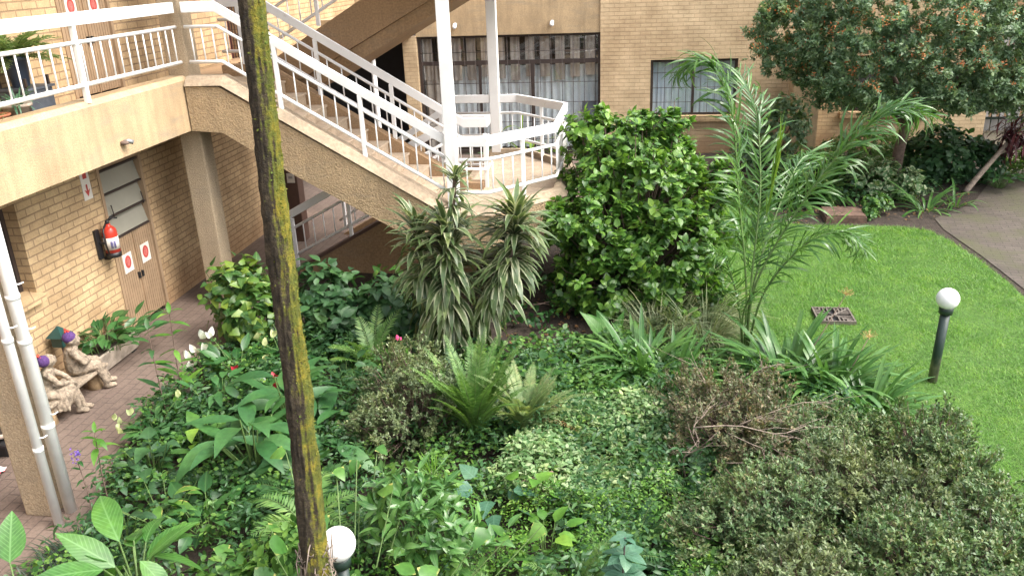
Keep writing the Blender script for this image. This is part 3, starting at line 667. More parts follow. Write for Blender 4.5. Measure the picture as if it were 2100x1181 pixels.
def curtain(x0, x1, z0, z1, y, amp, per, m, name, parent, seed):
    rg = np.random.default_rng(seed); n = int((x1-x0)/.02); vs = []; ph = rg.random()*6
    for i in range(n+1):
        x = x0+(x1-x0)*i/n; ph += 2*math.pi*(x1-x0)/n/per*rg.uniform(.7, 1.3)
        for z in (z0, z1): vs.append((x, y+amp*math.sin(ph)*(1. if z == z0 else .7), z))
    b = MB(); b.add(vs, [(2*i, 2*i+2, 2*i+3, 2*i+1) for i in range(n)], True); return b.build(name, m, parent)
M['sheer'] = smooth_mat('sheer_curtain', (.78, .80, .82), .8, .05)
M['valance'] = smooth_mat('valance_cloth', (.50, .42, .37), .85, .12, 6)
M['bluesheer'] = smooth_mat('blue_sheer', (.72, .79, .88), .8, .04)
curtain(-4.3, -.82, .1, 2.0, YB+.42, .05, .16, M['sheer'], 'sheer_curtain', wd, 1)
curtain(-4.95, -4.25, .1, 2.1, YB+.38, .06, .2, M['valance'], 'curtain', wd, 2)
for i in range(12): curtain(-4.93+i*.345, -4.93+i*.345+.215, 1.72+.05*math.sin(i*1.9), 2.68, YB+.33, .016, .12, M['valance'], 'valance', wd, 10+i)
mb = MB(); mb.box(-4.98, -.8, YB+.75, YB+.8, 0, 2.75); mb.box(-5.0, -4.98, YB+.3, YB+.8, 0, 2.75); mb.box(-.8, -.78, YB+.3, YB+.8, 0, 2.75); mb.box(-4.98, -.8, YB+.3, YB+.75, 2.72, 2.75); mb.build('dark_interior', M['dark'], wd)
mb = MB(); mb.box(-1.2, -.88, YB+.12, YB+.16, .85, 1.2); mb.build('blank_panel', M['slate'], wd)
# brick-wall window
def win(x0, x1, z0, z1, cm, seed, sill=True):
    g = MB(); g.box(x0, x1, YB+.155, YB+.16, z0, z1); wn = g.build('window', M['pane'], bb)
    f = MB()
    for a, b, c, d in ((x0, x0+.06, z0, z1), (x1-.06, x1, z0, z1), (x0+.06, x1-.06, z0, z0+.05), (x0+.06, x1-.06, z1-.06, z1), ((x0+x1)/2-.03, (x0+x1)/2+.03, z0+.05, z1-.06)): f.box(a, b, YB+.09, YB+.15, c, d)
    f.build('frame', M['frame'], wn)
    k = MB(); n = round((x1-x0)/.16)
    for i in range(1, n): x = x0+(x1-x0)*i/n; k.tube([(x, YB+.05, z0+.02), (x, YB+.05, z1-.02)], .006, 5)
    for z in (z0+.3, z0+.62, z0+.95): k.tube([(x0, YB+.049, z), (x1, YB+.049, z)], .006, 5)
    k.build('burglar_bars', M['frame'], wn)
    curtain(x0+.02, x1-.02, z0+.02, z1-.02, YB+.28, .015, .1, cm, 'curtain', wn, seed)
    b = MB(); b.box(x0, x1, YB+.5, YB+.55, z0, z1); b.build('dark_interior', M['dark'], wn)
    if sill:
        s_ = MB(); s_.prism_y([(0, 0)]*0 or [(x0-.02, z0-.12), (x1+.02, z0-.12), (x1+.02, z0+.004), (x0-.02, z0+.004)], YB-.09, YB+.088); s_.build('sill', M['brick'], wn)
win(.34, 2.24, .86, 2.10, M['bluesheer'], 3)
win(4.5, 6.3, .9, 2.1, M['black'], 4)
# garage yard gate on the right
gt = thing('slatted_gate', 'pale vertical slatted gate beyond the right end of the brick wall', 'gate', (8.6, 21.4, 0))
mb = MB()
for i in range(14): x = 7.56+i*.17; mb.box(x, x+.10, 21.4, 21.43, .40, 2.6)
mb.build('slat', smooth_mat('pale_slats', (.36, .36, .35), .6, .08), gt)
mb = MB()
for z in (.33, 2.55): mb.box(7.53, 9.95, 21.431, 21.47, z, z+.06)
for i in range(15): mb.tube([(7.545+i*.17, 21.37, .06), (7.545+i*.17, 21.37, 2.6)], .014, 6)
mb.box(7.53, 9.95, 21.372, 21.395, 1.02, 1.06); mb.box(7.53, 9.95, 21.372, 21.395, 1.26, 1.30)
mb.box(7.53, 9.95, 21.4, 21.46, .0, .06); mb.build('frame', M['greenpole'], gt)
mb = MB(); mb.box(7.53, 9.95, 21.5, 21.52, .02, .33); mb.build('kick_panel', M['steel'], gt)
bw2 = MB(); bw2.box(7.53, 14, 23.5, 23.8, 0, 5); tag(bw2.build('boundary_wall', M['brown_shaded'], None, (9, 23.5, 0)), 'shadowed brown wall behind the slatted gate', 'wall')
mb = MB(); mb.box(9.97, 10.3, 21.3, 21.6, 0, 3); tag(mb.build('gate_pillar', M['brick_back'], None, (10.1, 21.4, 0)), 'brick pillar at the right of the slatted gate', 'pillar')
# wall spouts above the sliding door
for i, (x, lb_) in enumerate(((-4.05, 'left metal wall light above the sliding door'), (-1.85, 'right metal wall light above the sliding door'))):
    t = thing('wall_light', lb_, 'light', (x, YB, 2.98), 'small wall lights above the sliding door')
    MB().tube([(x, YB+.04, 2.98), (x, YB-.04, 2.98)], .04, 10).build('base', M['steel'], t)
    MB().capsule((x, YB-.06, 2.97), (x, YB-.13, 2.93), .045, .05, 10).build('lamp_head', M['pipe'], t)
t = thing('wall_light', 'small stub light on the plaster edge over the dark passage', 'light', (-5.08, 17.4, 3.0), 'small wall lights above the sliding door')
MB().tube([(-5.1, 17.4, 2.95), (-5.03, 17.4, 2.95)], .03, 8).build('base', M['frame'], t); MB().capsule((-5.02, 17.4, 2.95), (-4.96, 17.42, 2.91), .035, .04, 8).build('lamp_head', M['steel'], t)

# ================================================================== PIPES AND LAMPS
def pipe(x, y, r, label, brk, z0=0):
    t = thing('drainpipe', label, 'pipe', (x, y, 0), 'white drainpipes on the near column')
    MB().tube([(x, y, z0), (x, y, 5.6)], r, 14).build('pipe', M['pipe'], t)
    for z in brk:
        MB().lathe([(r, -.02), (r+.004, -.02), (r+.004, .02), (r, .02)], (x, y, z), 14).build('joint', M['pipe'], t)
        MB().tube([(x+r*.6, y+.01, z+.1), (x+r+.02, y+.02, z+.1), (x+r+.025, y+.06, z+.1)], .006, 6).build('clip', M['pipe'], t)
pipe(-4.74, 5.24, .038, 'slimmer white drainpipe left of its pair in front of the near column', (.75, 1.72))
pipe(-4.77, 5.44, .050, 'thicker white drainpipe right of its pair in front of the near column', (.85, 1.62, 2.0))
t = thing('drainpipe', 'white drainpipe standing before the dark passage behind the stairs', 'pipe', (-5.3, 17, 0))
MB().tube([(-5.45, 17.5, 0), (-5.45, 17.5, 2.735)], .055, 12).build('pipe', M['pipe'], t)
def globe_lamp(x, y, zc, lean, label):
    t = thing('garden_lamp', label, 'lamp', (x, y, 0), 'round globe garden lamps')
    tx, ty = x+lean[0], y+lean[1]
    MB().tube([(x, y, -.02), (tx, ty, zc-.15)], .047, 16).build('pole', M['greenpole'], t)
    MB().lathe([(.03, -.16), (.066, -.16), (.070, -.10), (.062, -.09), (.02, -.085)], (tx, ty, zc), 18).build('collar', M['greenpole'], t)
    MB().sphere((tx, ty, zc), .111, 14).build('globe', M['globe'], t)
globe_lamp(3.14, 8.35, .945, (.03, .02), 'white globe lamp on a dark green post standing on the lawn')
globe_lamp(-1.79, 4.08, .945, (0, 0), 'white globe lamp half hidden behind the mossy tree trunk')
# drain grate
t = thing('drain_grate', 'square rusty drain grate set in the lawn', 'drain cover', (2.48, 10.0, 0))
gx, gy, gs = 2.485, 10.0, .225
mb = MB()
for a in (-gs, gs-.02): mb.box(gx+a, gx+a+.02, gy-gs, gy+gs, .0, .062)
for a in (-gs, gs-.02): mb.box(gx-gs+.02, gx+gs-.02, gy+a, gy+a+.02, .0, .0615)
mb.build('frame', M['grate'], t)
mb = MB()
for i in range(9):
    o = -.18+i*.045; e = abs(o)
    if i != 4:
        mb.box(gx+o-.009, gx+o+.009, gy-gs+.02, gy-e, .03, .055); mb.box(gx+o-.009, gx+o+.009, gy+e, gy+gs-.02, .03, .055)
        mb.box(gx-gs+.02, gx-e, gy+o-.009, gy+o+.009, .03, .0545); mb.box(gx+e, gx+gs-.02, gy+o-.009, gy+o+.009, .03, .0545)
for s in (1, -1): mb.tube([(gx-.2, gy-.2*s, .045), (gx+.2, gy+.2*s, .045)], .013, 5)
mb.build('bar', M['grate'], t)
mb = MB(); mb.box(gx-gs+.02, gx+gs-.02, gy-gs+.02, gy+gs-.02, .013, .02); mb.build('pit', M['dark'], t)
mb = MB(); mb.box(3.2, 3.85, 14.02, 14.6, 0, .10); mb.box(3.22, 3.83, 14.04, 14.58, .10, .13)
tag(mb.build('brick_block', smooth_mat('mossy_red_brick', (.14, .085, .06), .9, .3, 12, bmp=.4), None, (3.5, 14.3, 0)), 'low reddish brick block in the soil behind the lawn', 'brick block')

# ================================================================== STATUE, POTS, THINGS ON THE WALKWAY
def blobby(mb, name, m, parent, vox=.010):
    o = mb.build(name, m, parent)
    r = o.modifiers.new('remesh', 'REMESH'); r.mode = 'VOXEL'; r.voxel_size = vox; r.use_smooth_shade = True
    s = o.modifiers.new('smooth', 'SMOOTH'); s.factor = .4; s.iterations = 1
    tx = bpy.data.textures.new('weathering', 'CLOUDS'); tx.noise_scale = .03; tx.noise_depth = 3; d = o.modifiers.new('weathering', 'DISPLACE'); d.texture = tx; d.strength = .014; d.mid_level = .5; d.texture_coords = 'GLOBAL'
    return o
sta = thing('statue', 'weathered stone statue of a seated boy and girl on a log bench wearing purple caps', 'statue', (-5.92, 7.15, 0))
mb = MB(); mb.box(-6.09, -5.80, 6.72, 7.72, .225, .265); mb.build('bench_seat', M['stone'], sta, bevel=.012)
for y in (6.80, 7.60): MB().lathe([(.07, 0), (.085, .01), (.075, .10), (.08, .224), (.06, .2245)], (-5.93, y, 0), 14).build('log_leg', M['log'], sta)
def head(mb, c, r, face):
    f = Vector(face).normalized(); u = Vector((0, 0, 1)); s = f.cross(u).normalized(); u = s.cross(f); c = Vector(c)
    mb.sphere(c, r, 10, (1, 1, 1.12)); mb.sphere(c+f*r*.35-u*r*.45, r*.62, 8)
    mb.capsule(c+f*r*.9+u*r*.12, c+f*r*1.12-u*r*.18, r*.12, r*.19, 7)
    mb.sphere(c+f*r*.88-u*r*.55, r*.2, 6, (1, 1, .6)); mb.sphere(c+f*r*.75-u*r*.86, r*.22, 6)
    for k in (-1, 1):
        mb.sphere(c+s*k*r*.98-u*r*.1, r*.22, 6, (1, .8, 1.3)); mb.sphere(c+f*r*.78+s*k*r*.42-u*r*.3, r*.26, 6); mb.capsule(c+f*r*.9+s*k*r*.2+u*r*.3, c+f*r*.78+s*k*r*.6+u*r*.28, r*.13, r*.1, 6)
def hand(mb, c, d, s=1.):
    c = Vector(c); d = Vector(d).normalized(); sd = d.cross(Vector((0, 0, 1))).normalized()
    mb.capsule(c-d*.01, c+d*.018*s, .017*s, .017*s, 8)
    for k in range(4): q = c+d*.02*s+sd*(k-1.5)*.011*s; mb.capsule(q, q+(d-Vector((0, 0, .5))).normalized()*(.026+.006*(k in (1, 2)))*s, .0062*s, .005*s, 6)
    mb.capsule(c+sd*.016*s, c+sd*.03*s+d*.016*s, .007*s, .006*s, 6)
GP, GA, BP, BA = (-5.96, 6.93), R(28), (-5.98, 7.41), R(48)
def trn(p, c, a): x, y = p[0]-c[0], p[1]-c[1]; return (c[0]+x*math.cos(a)-y*math.sin(a), c[1]+x*math.sin(a)+y*math.cos(a), p[2])
def turn(mb, c, a): mb.v = [trn(p, c, a) for p in mb.v]
# girl
g = MB()
g.capsule((-5.97, 6.93, .34), (-5.945, 6.925, .45), .088, .072); g.capsule((-5.945, 6.925, .45), (-5.925, 6.925, .535), .074, .066); g.capsule((-5.925, 6.86, .53), (-5.92, 6.99, .53), .042, .042)
g.capsule((-5.92, 6.925, .56), (-5.905, 6.93, .60), .032, .03)
head(g, (-5.893, 6.94, .652), .066, (.75, .55, .42))
g.capsule((-5.92, 6.86, .53), (-5.83, 6.82, .43), .036, .03); g.capsule((-5.83, 6.82, .43), (-5.735, 6.93, .375), .03, .022); hand(g, (-5.72, 6.945, .365), (.5, .5, -.5))
g.capsule((-5.92, 6.99, .53), (-5.82, 7.05, .43), .036, .03); g.capsule((-5.82, 7.05, .43), (-5.735, 6.99, .375), .03, .022); hand(g, (-5.72, 6.98, .36), (.5, -.4, -.5))
for k, y in ((0, 6.885), (1, 6.97)):
    g.capsule((-5.96, y, .33), (-5.745, y+.01, .315), .07, .052); g.capsule((-5.745, y+.01, .315), (-5.715+.03*k, y+.03, .10), .048, .030)
    g.capsule((-5.72+.03*k, y+.03, .055), (-5.645+.03*k, y+.045, .035), .032, .026); g.capsule((-5.715+.03*k, y+.03, .11), (-5.72+.03*k, y+.03, .05), .03, .03)
rg = np.random.default_rng(5)
for i in range(14):
    a = i/13; y = 6.82+.2*a; x = -5.76+.02*math.sin(i*2.1)
    g.capsule((-5.95+.05*math.sin(i), y-.03*(1-a), .33), (x, y, .26+.03*math.sin(i*1.7)), .042, .022, 7); g.capsule((x, y, .27), (x-.03, y-.01, .15+.02*math.sin(i*2.3)), .022, .012, 6)
for i in range(5): g.capsule((-5.98+.04*i, 6.83, .34), (-5.96+.045*i, 6.79-.005*i, .14), .035, .018, 6)
for i in range(8): t_ = i/7*math.pi; g.sphere((-5.925+.03*math.cos(t_*2), 6.925+.06*math.cos(t_), .555), .022, 6)
turn(g, GP, GA); blobby(g, 'girl_figure', M['stone'], sta)
# boy
b = MB()
b.capsule((-5.985, 7.42, .34), (-5.985, 7.41, .46), .088, .086); b.capsule((-5.985, 7.41, .46), (-5.975, 7.40, .55), .086, .074); b.capsule((-5.975, 7.315, .55), (-5.975, 7.49, .55), .046, .046)
b.capsule((-5.975, 7.40, .58), (-5.965, 7.40, .62), .036, .034)
head(b, (-5.95, 7.40, .675), .072, (.92, -.15, .05))
b.capsule((-5.975, 7.31, .55), (-5.90, 7.25, .44), .042, .036); b.capsule((-5.90, 7.25, .44), (-5.83, 7.38, .42), .034, .026); hand(b, (-5.82, 7.41, .42), (.1, 1, 0))
b.capsule((-5.975, 7.49, .55), (-5.89, 7.56, .44), .042, .036); b.capsule((-5.89, 7.56, .44), (-5.835, 7.45, .405), .034, .026); hand(b, (-5.83, 7.42, .40), (.1, -1, 0))
for y0, kn, ft, tz in ((7.37, (-5.77, 7.37, .325), (-5.71, 7.37, .09), 0), (7.47, (-5.76, 7.50, .335), (-5.66, 7.52, .09), 1)):
    b.capsule((-5.97, y0, .335), kn, .068, .056); b.capsule(kn, ft, .054, .036); f2 = (ft[0]+.075, ft[1]+.015, .03); b.capsule((ft[0]+.0, ft[1], .05), f2, .036, .028)
for i in range(6): b.capsule((-5.91, 7.33+.03*i, .5-.01*(i % 2)), (-5.89, 7.34+.03*i, .34), .018, .022, 6)
for i in range(6): t_ = i/5*math.pi; b.sphere((-5.96+.03*math.sin(t_), 7.40+.065*math.cos(t_), .582), .024, 6)
b.capsule((-5.88, 7.36, .40), (-5.86, 7.47, .385), .045, .04)
turn(b, BP, BA); blobby(b, 'boy_figure', M['stone'], sta)
def cap(c, r, back, label, parent, red):
    k = MB(); f = Vector(back).normalized()
    k.sphere(Vector(c), r, 10, (1, 1, .92)); o = k.build('knitted_cap', M['purple'], parent); o['label'] = label
    k = MB(); rg = np.random.default_rng(int(r*1e4)); 
    for i in range(9): q = Vector(c)+Vector(red).normalized()*r+Vector(rg.normal(size=3)*.012); k.sphere(q, .011, 6)
    k.build('bobble', M['red'], o)
cap(trn((-5.932, 6.905, .668), GP, GA), .068, (-1, -.8, .2), 'purple cap on the back of the girl head', sta, (-.5, -.3, .8))
cap(trn((-5.966, 7.398, .708), BP, BA), .072, (-1, 0, .3), 'purple cap with red top on the boy head', sta, (-.1, 0, 1))
# trough planter and plants
t = thing('planter_trough', 'long pale concrete trough planter against the brick wall by the statue', 'planter', (-6.1, 8.2, 0))
mb = MB(); mb.prism_z([(-6.27, 7.85), (-6.0, 7.85), (-6.0, 8.6), (-6.27, 8.6)], .035, .27, [(-6.30, 7.80), (-5.95, 7.80), (-5.95, 8.65), (-6.30, 8.65)]); mb.build('trough', M['trough'], t, bevel=.008)
mb = MB(); mb.box(-6.27, -5.98, 7.83, 8.62, .2705, .274); mb.build('soil', M['soil'], t)
for y in (7.88, 8.48): MB().box(-6.25, -6.01, y, y+.08, 0, .0345).build('foot', M['black'], t)
t = thing('garden_ornament', 'small glazed teal bird house ornament behind the boy statue', 'ornament', (-6.2, 7.55, 0))
MB().tube([(-6.22, 7.60, 0), (-6.22, 7.60, .52)], .012, 6).build('stake', M['bark_twig'], t)
mb = MB(); mb.box(-6.29, -6.15, 7.53, 7.67, .52, .64); mb.build('box', M['teal'], t, bevel=.01)
mb = MB(); mb.prism_z([(-6.32, 7.50), (-6.12, 7.50), (-6.12, 7.70), (-6.32, 7.70)], .641, .75, [(-6.225, 7.595), (-6.215, 7.595), (-6.215, 7.605), (-6.225, 7.605)]); mb.build('roof', M['teal'], t)
# pots at the left edge
t = thing('bonsai_bowl', 'shallow round stone bowl with soil at the left edge of the walkway', 'plant pot', (-6.1, 6.35, 0))
MB().lathe([(.05, .17), (.13, .17), (.19, .20), (.205, .245), (.19, .25), (.175, .235), (.005, .232)], (-6.08, 6.34, 0), 22).build('bowl', M['trough'], t)
MB().lathe([(.005, .231), (.174, .2345), (.05, .25), (.005, .255)], (-6.08, 6.34, .003), 18).build('soil', M['soil'], t)
t = thing('plastic_crate', 'black plastic tub under the stone bowl', 'tub', (-6.05, 6.3, 0))
mb = MB(); mb.prism_z([(-6.22, 6.18), (-5.93, 6.18), (-5.93, 6.50), (-6.22, 6.50)], .0, .165, [(-6.25, 6.15), (-5.90, 6.15), (-5.90, 6.53), (-6.25, 6.53)]); mb.build('tub', M['black'], t, bevel=.015)
mb = MB(); mb.sweep([(-6.26, 6.14, .15), (-5.89, 6.14, .15), (-5.89, 6.54, .15), (-6.26, 6.54, .15)], .012, .025); mb.build('rim', M['black'], t)
t = thing('flower_pot', 'square terracotta pot at the very left edge', 'plant pot', (-6.15, 5.95, 0))
MB().lathe([(.07, 0), (.085, .01), (.105, .15), (.12, .152), (.12, .19), (.105, .19), (.098, .165), (.005, .16)], (-6.1, 5.97, 0), 18).build('pot', M['terracotta'], t)
mb = MB(); rg = np.random.default_rng(3); gx = []
nx = 14
for i in range(nx):
    for j in range(nx):
        u, v = i/(nx-1), j/(nx-1); gx.append((-6.02+.26*u+.02*math.sin(v*5), 5.68+.30*v+.03*math.sin(u*6), .018+.028*abs(math.sin(u*9+v*4))+.02*abs(math.sin(v*11))))
mb.add(gx, [(i*nx+j, i*nx+j+1, (i+1)*nx+j+1, (i+1)*nx+j) for i in range(nx-1) for j in range(nx-1)], True)
m_, t_, b_ = newmat('red_white_cloth'); t_.links.new(ramp(t_, noise(t_, 28, 3), [(.44, (.55, .04, .07)), (.52, (.75, .68, .68))]), b_.inputs['Base Color']); b_.inputs['Roughness'].default_value = .9
cl = mb.build('cloth', m_, None, (-5.9, 5.8, 0)); tag(cl, 'crumpled red and white cloth lying on the paving at the left edge', 'cloth')
sm = cl.modifiers.new('thick', 'SOLIDIFY'); sm.thickness = .006
# balcony pots
FZ = 2.955
t = thing('plant_stand', 'dark grey box stand on the first floor balcony', 'stand', (-6.15, 7.95, FZ))
mb = MB(); mb.box(-6.30, -5.98, 7.72, 8.10, FZ+.01, FZ+.30); mb.build('box', M['slate'], t, bevel=.01)
for x, y in ((-6.29, 7.74), (-6.0, 7.74), (-6.29, 8.08), (-6.0, 8.08)): MB().box(x-.012, x+.012, y-.012, y+.012, FZ, FZ+.42).build('leg', M['frame'], t)
mb = MB(); mb.box(-6.32, -5.96, 7.70, 8.12, FZ+.301, FZ+.325); mb.build('top', M['slate'], t)
def pot(name, label, x, y, z, r, h, m, cat='plant pot', group=None):
    t = thing(name, label, cat, (x, y, z), group)
    MB().lathe([(r*.62, 0), (r*.7, .01), (r*.98, h*.86), (r*1.08, h*.87), (r*1.08, h), (r*.95, h), (r*.92, h*.9), (.004, h*.88)], (x, y, z), 18).build('pot', m, t)
    MB().lathe([(.004, h*.895), (r*.9, h*.895), (.004, h*.9)], (x, y, z), 14).build('soil', M['soil'], t); return t
pot('plant_pot', 'tall dark blue pot on the grey stand on the balcony', -6.14, 7.86, FZ+.327, .115, .30, M['bluepot'])
pot('plant_pot', 'white round pot low on the balcony floor behind the rail', -5.95, 7.48, FZ, .13, .22, M['trough'])
pot('plant_pot', 'pink terracotta pot on the balcony floor at the left', -6.0, 7.22, FZ, .13, .16, M['terracotta'])
pot('plant_pot', 'dark pot on the floor near the sliding door left of the palm', -2.75, 16.4, .01, .2, .3, M['slate'])
pot('plant_pot', 'dark pot holding the potted palm in front of the sliding door', -1.95, 15.6, .01, .2, .34, M['slate'])
pot('plant_pot', 'dark pot holding the blue green aloe in front of the sliding door', -2.45, 15.3, .01, .18, .28, M['slate'])

# ================================================================== VEGETATION
T_ov = [leaf(.62, 4, 'ovate', .10, d, .02) for d in (.2, .5, .8)]
T_heart = [leaf(.78, 5, 'heart', .08, d, .015) for d in (.3, .7, 1.0)]
T_la = [leaf(.30, 5, 'lance', .12, d) for d in (.3, .7, 1.1)]
T_big = [leaf(.30, 8, 'lance', .10, d, .012) for d in (.3, .6, 1.0)]
T_strap = [leaf(.068, 8, 'strap', .12, d) for d in (.7, 1.2, 1.7, 2.2)]
T_strap2 = [leaf(.11, 7, 'strap', .12, d) for d in (.9, 1.5, 2.1)]
T_thin = [leaf(.018, 6, 'strap', .12, d) for d in (.9, 1.6, 2.3)]
T_drac = [leaf(.135, 7, 'lance', .10, d) for d in (.8, 1.3, 1.8)]
T_pal = [leaf(.058, 6, 'strap', .15, d) for d in (.4, 1.0, 1.6, 2.1, 2.6)]
T_chip = [chip(.45, .08), chip(.38, .12), chip(.5, .04)]
T_round = [leaf(.85, 3, 'ovate', .06, .3)]
T_pin = [chip(.20, .04, .35), chip(.24, .06, .4)]

def shrub(name, label, cat, lumps, ntip, k, size, tpls, m, base, tw=14, a0=25, a1=85, upb=.3, ub=.25, r0=.55, group=None, seed=0, off=.3, W=1., extra=None, twm='bark_twig', twr=.012, spray=None):
    rg = np.random.default_rng(seed); t = thing(name, label, cat, (base[0], base[1], base[2] if len(base) > 2 else 0), group)
    P, O = lump_points(rg, lumps, ntip if not spray else int(ntip/spray[0]), r0, 1.06, ub)
    if spray:                                      # sprigs: tips gathered along short outward branches, uneven lengths
        P0 = P; n0 = len(P); ns, sp = spray; A = nrm(O+UPV*.45+rg.normal(size=O.shape)*.4); l_ = sp*rg.uniform(.35, 1.5, n0)
        q = np.repeat(np.arange(n0), ns); u = rg.random(len(q))
        P = P0[q]+A[q]*(u*l_[q])[:, None]+rg.normal(size=(len(q), 3))*(sp*.22*(1.1-.6*u))[:, None]; O = A[q]; ok = P[:, 2] > .03; P, O = P[ok], O[ok]
        if tw:
            mbs = MB()
            for i in range(n0):
                b0 = ORG[t]+np.r_[rg.normal(size=2)*.02, 0]; md = b0*.45+P0[i]*.55+rg.normal(size=3)*.04; mbs.tube([tuple(b0), tuple(md), tuple(P0[i]), tuple(P0[i]+A[i]*l_[i]*.9)], [twr*.8, twr*.6, twr*.4, twr*.2], 4, cap=False)
            mbs.build('stem', M[twm], t)
    a = Acc(); rosettes(a, rg, P, O, k, size, tpls, a0, a1, upb, off, W); a.build('foliage', m, t)
    if tw: twigs(ORG[t], P[rg.choice(len(P), min(tw, len(P)), False)], rg, twr).build('stem', M[twm], t)
    if extra: extra(t, rg, P, O)
    return t
def strap_clump(name, label, base, n, ln, tpls, m, cat='plant', e0=35, e1=88, r=.12, seed=0, group=None, extra=None, W=1.0):
    rg = np.random.default_rng(seed); t = thing(name, label, cat, tuple(base), group); base = np.array(base)
    az = rg.uniform(0, 2*math.pi, n); el = np.radians(rg.uniform(e0, e1, n)); rr = r*np.sqrt(rg.random(n))
    P = np.stack([base[0]+rr*np.cos(az), base[1]+rr*np.sin(az), np.full(n, base[2]-.01)], 1)
    az2 = az+rg.normal(size=n)*.4
    D = np.stack([np.cos(el)*np.cos(az2), np.cos(el)*np.sin(az2), np.sin(el)], 1)
    a = Acc(); a.leaves(tpls, P, D, np.tile(UPV, (n, 1)), ln*rg.uniform(.6, 1.15, n), rg, W); a.build('foliage', m, t)
    if extra: extra(t, rg, base)
    return t
def spline(pts, n):
    pts = [np.array(p, float) for p in pts]; k = len(pts); out = []
    for i in range(n):
        u = i/(n-1)*(k-1); j = min(int(u), k-2); f = u-j
        p0, p1, p2, p3 = pts[max(j-1, 0)], pts[j], pts[j+1], pts[min(j+2, k-1)]
        out.append(.5*((2*p1)+(p2-p0)*f+(2*p0-5*p1+4*p2-p3)*f*f+(3*p1-p0-3*p2+p3)*f**3))
    return np.array(out)
def frond(acc, mb, rg, pts, npair, plen, tpls, r=.008, start=.12, fwd=.6, lift=.15, W=1., shape=.7, jit=.12):
    n = 26; S = spline(pts, n); T = nrm(np.gradient(S, axis=0))
    mb.tube([tuple(p) for p in S], list(np.linspace(r, r*.25, n)), 5, cap=False)
    ts = np.linspace(start, .985, npair); idx = ts*(n-1); i0 = np.minimum(idx.astype(int), n-2); f = (idx-i0)[:, None]
    C = S[i0]*(1-f)+S[i0+1]*f; tt = nrm(T[i0]*(1-f)+T[i0+1]*f)
    sd_ = np.cross(tt, UPV); sd_ = nrm(np.where(np.linalg.norm(sd_, axis=1, keepdims=True) < .05, np.array([[1., 0, 0]]), sd_)); uu = np.cross(sd_, tt)
    q = (ts-start)/(1-start); ln = plen*(np.sin(math.pi*np.clip(q*.86+.12, 0, 1))**shape)
    for s in (-1, 1):
        D = sd_*s+tt*(fwd+.5*q[:, None])+uu*lift+rg.normal(size=C.shape)*jit
        acc.leaves(tpls, C, D, uu+rg.normal(size=C.shape)*jit, ln*rg.uniform(.85, 1.1, len(ln)), rg, W)
def arc(base, az, ln, el, droop, n=6):
    p = np.array(base, float); out = [p.copy()]
    for i in range(n):
        e = el-droop*(i/(n-1)); p = p+ln/n*np.array([math.cos(e)*math.cos(az), math.cos(e)*math.sin(az), math.sin(e)]); out.append(p.copy())
    return out
def fern(name, label, base, n, ln, plen, m, npair=22, seed=0, e0=40, e1=75, droop=1.0, tpls=T_pin, cat='fern', group=None, stemm='stem_green', W=1., fwd=.35, extra=None, jit=.06, az_=None):
    rg = np.random.default_rng(seed); t = thing(name, label, cat, tuple(base), group); a = Acc(); mb = MB()
    for i in range(n):
        az = 2*math.pi*i/n+rg.normal()*.3 if az_ is None else rg.uniform(*az_)
        frond(a, mb, rg, arc(base, az, ln*rg.uniform(.75, 1.15), R(rg.uniform(e0, e1)), droop*rg.uniform(.7, 1.25)), npair, plen*rg.uniform(.85, 1.1), tpls, .006, .14, fwd, .1, W, .7, jit)
    a.build('frond', m, t); mb.build('stem', M[stemm], t)
    if extra: extra(t, rg, base)
    return t
def broad(name, label, base, n, ln, tpls, m, pet=.25, e0=35, e1=80, seed=0, cat='plant', r=.06, W=1., stem='stem_green', extra=None, lel=(5, 50), group=None, pr=.006):
    """leaves on petioles from a crown"""
    rg = np.random.default_rng(seed); t = thing(name, label, cat, tuple(base), group); a = Acc(); mb = MB(); base = np.array(base, float)
    for i in range(n):
        az = 2*math.pi*i*.381966+rg.normal()*.25; el = R(rg.uniform(e0, e1)); pl = pet*rg.uniform(.5, 1.25)
        b0 = base+np.array([math.cos(az), math.sin(az), 0])*r*rg.random(); d = np.array([math.cos(el)*math.cos(az), math.cos(el)*math.sin(az), math.sin(el)])
        tip = b0+d*pl; l2 = R(rg.uniform(*lel)); D = np.array([math.cos(l2)*math.cos(az), math.cos(l2)*math.sin(az), math.sin(l2)])
        a.leaves(tpls, [tip], [D], [UPV+rg.normal(size=3)*.25], ln*rg.uniform(.65, 1.12), rg, W)
        mb.tube([tuple(b0), tuple((b0+tip)/2+np.array([0, 0, .01])), tuple(tip)], [pr, pr*.8, pr*.6], 5, cap=False)
    a.build('foliage', m, t); mb.build('stem', M[stem], t)
    if extra: extra(t, rg, base)
    return t
def stalk(name, label, base, top, n, ln, tpls, m, seed=0, stem='stem_green', r=.007, cat='plant', extra=None, t0=.25, el=(-10, 45), group=None, n_tip=4):
    rg = np.random.default_rng(seed); t = thing(name, label, cat, tuple(base), group); a = Acc(); base, top = np.array(base, float), np.array(top, float)
    S = spline([base, base*.5+top*.5+rg.normal(size=3)*.02, top], 10)
    for i in range(n):
        q = t0+(1-t0)*(i/max(1, n-1)); p = S[int(q*9)]; az = i*2.399+rg.normal()*.2; e = R(rg.uniform(*el))
        a.leaves(tpls, [p], [(math.cos(e)*math.cos(az), math.cos(e)*math.sin(az), math.sin(e))], [UPV], ln*rg.uniform(.7, 1.1)*(1.1-.4*q), rg)
    for i in range(n_tip): az = i*2.1; a.leaves(tpls, [S[-1]], [(math.cos(az)*.6, math.sin(az)*.6, .7)], [UPV], ln*.5, rg)
    a.build('foliage', m, t); MB().tube([tuple(p) for p in S], list(np.linspace(r, r*.5, 10)), 6).build('stem', M[stem], t)
    if extra: extra(t, rg, S)
    return t

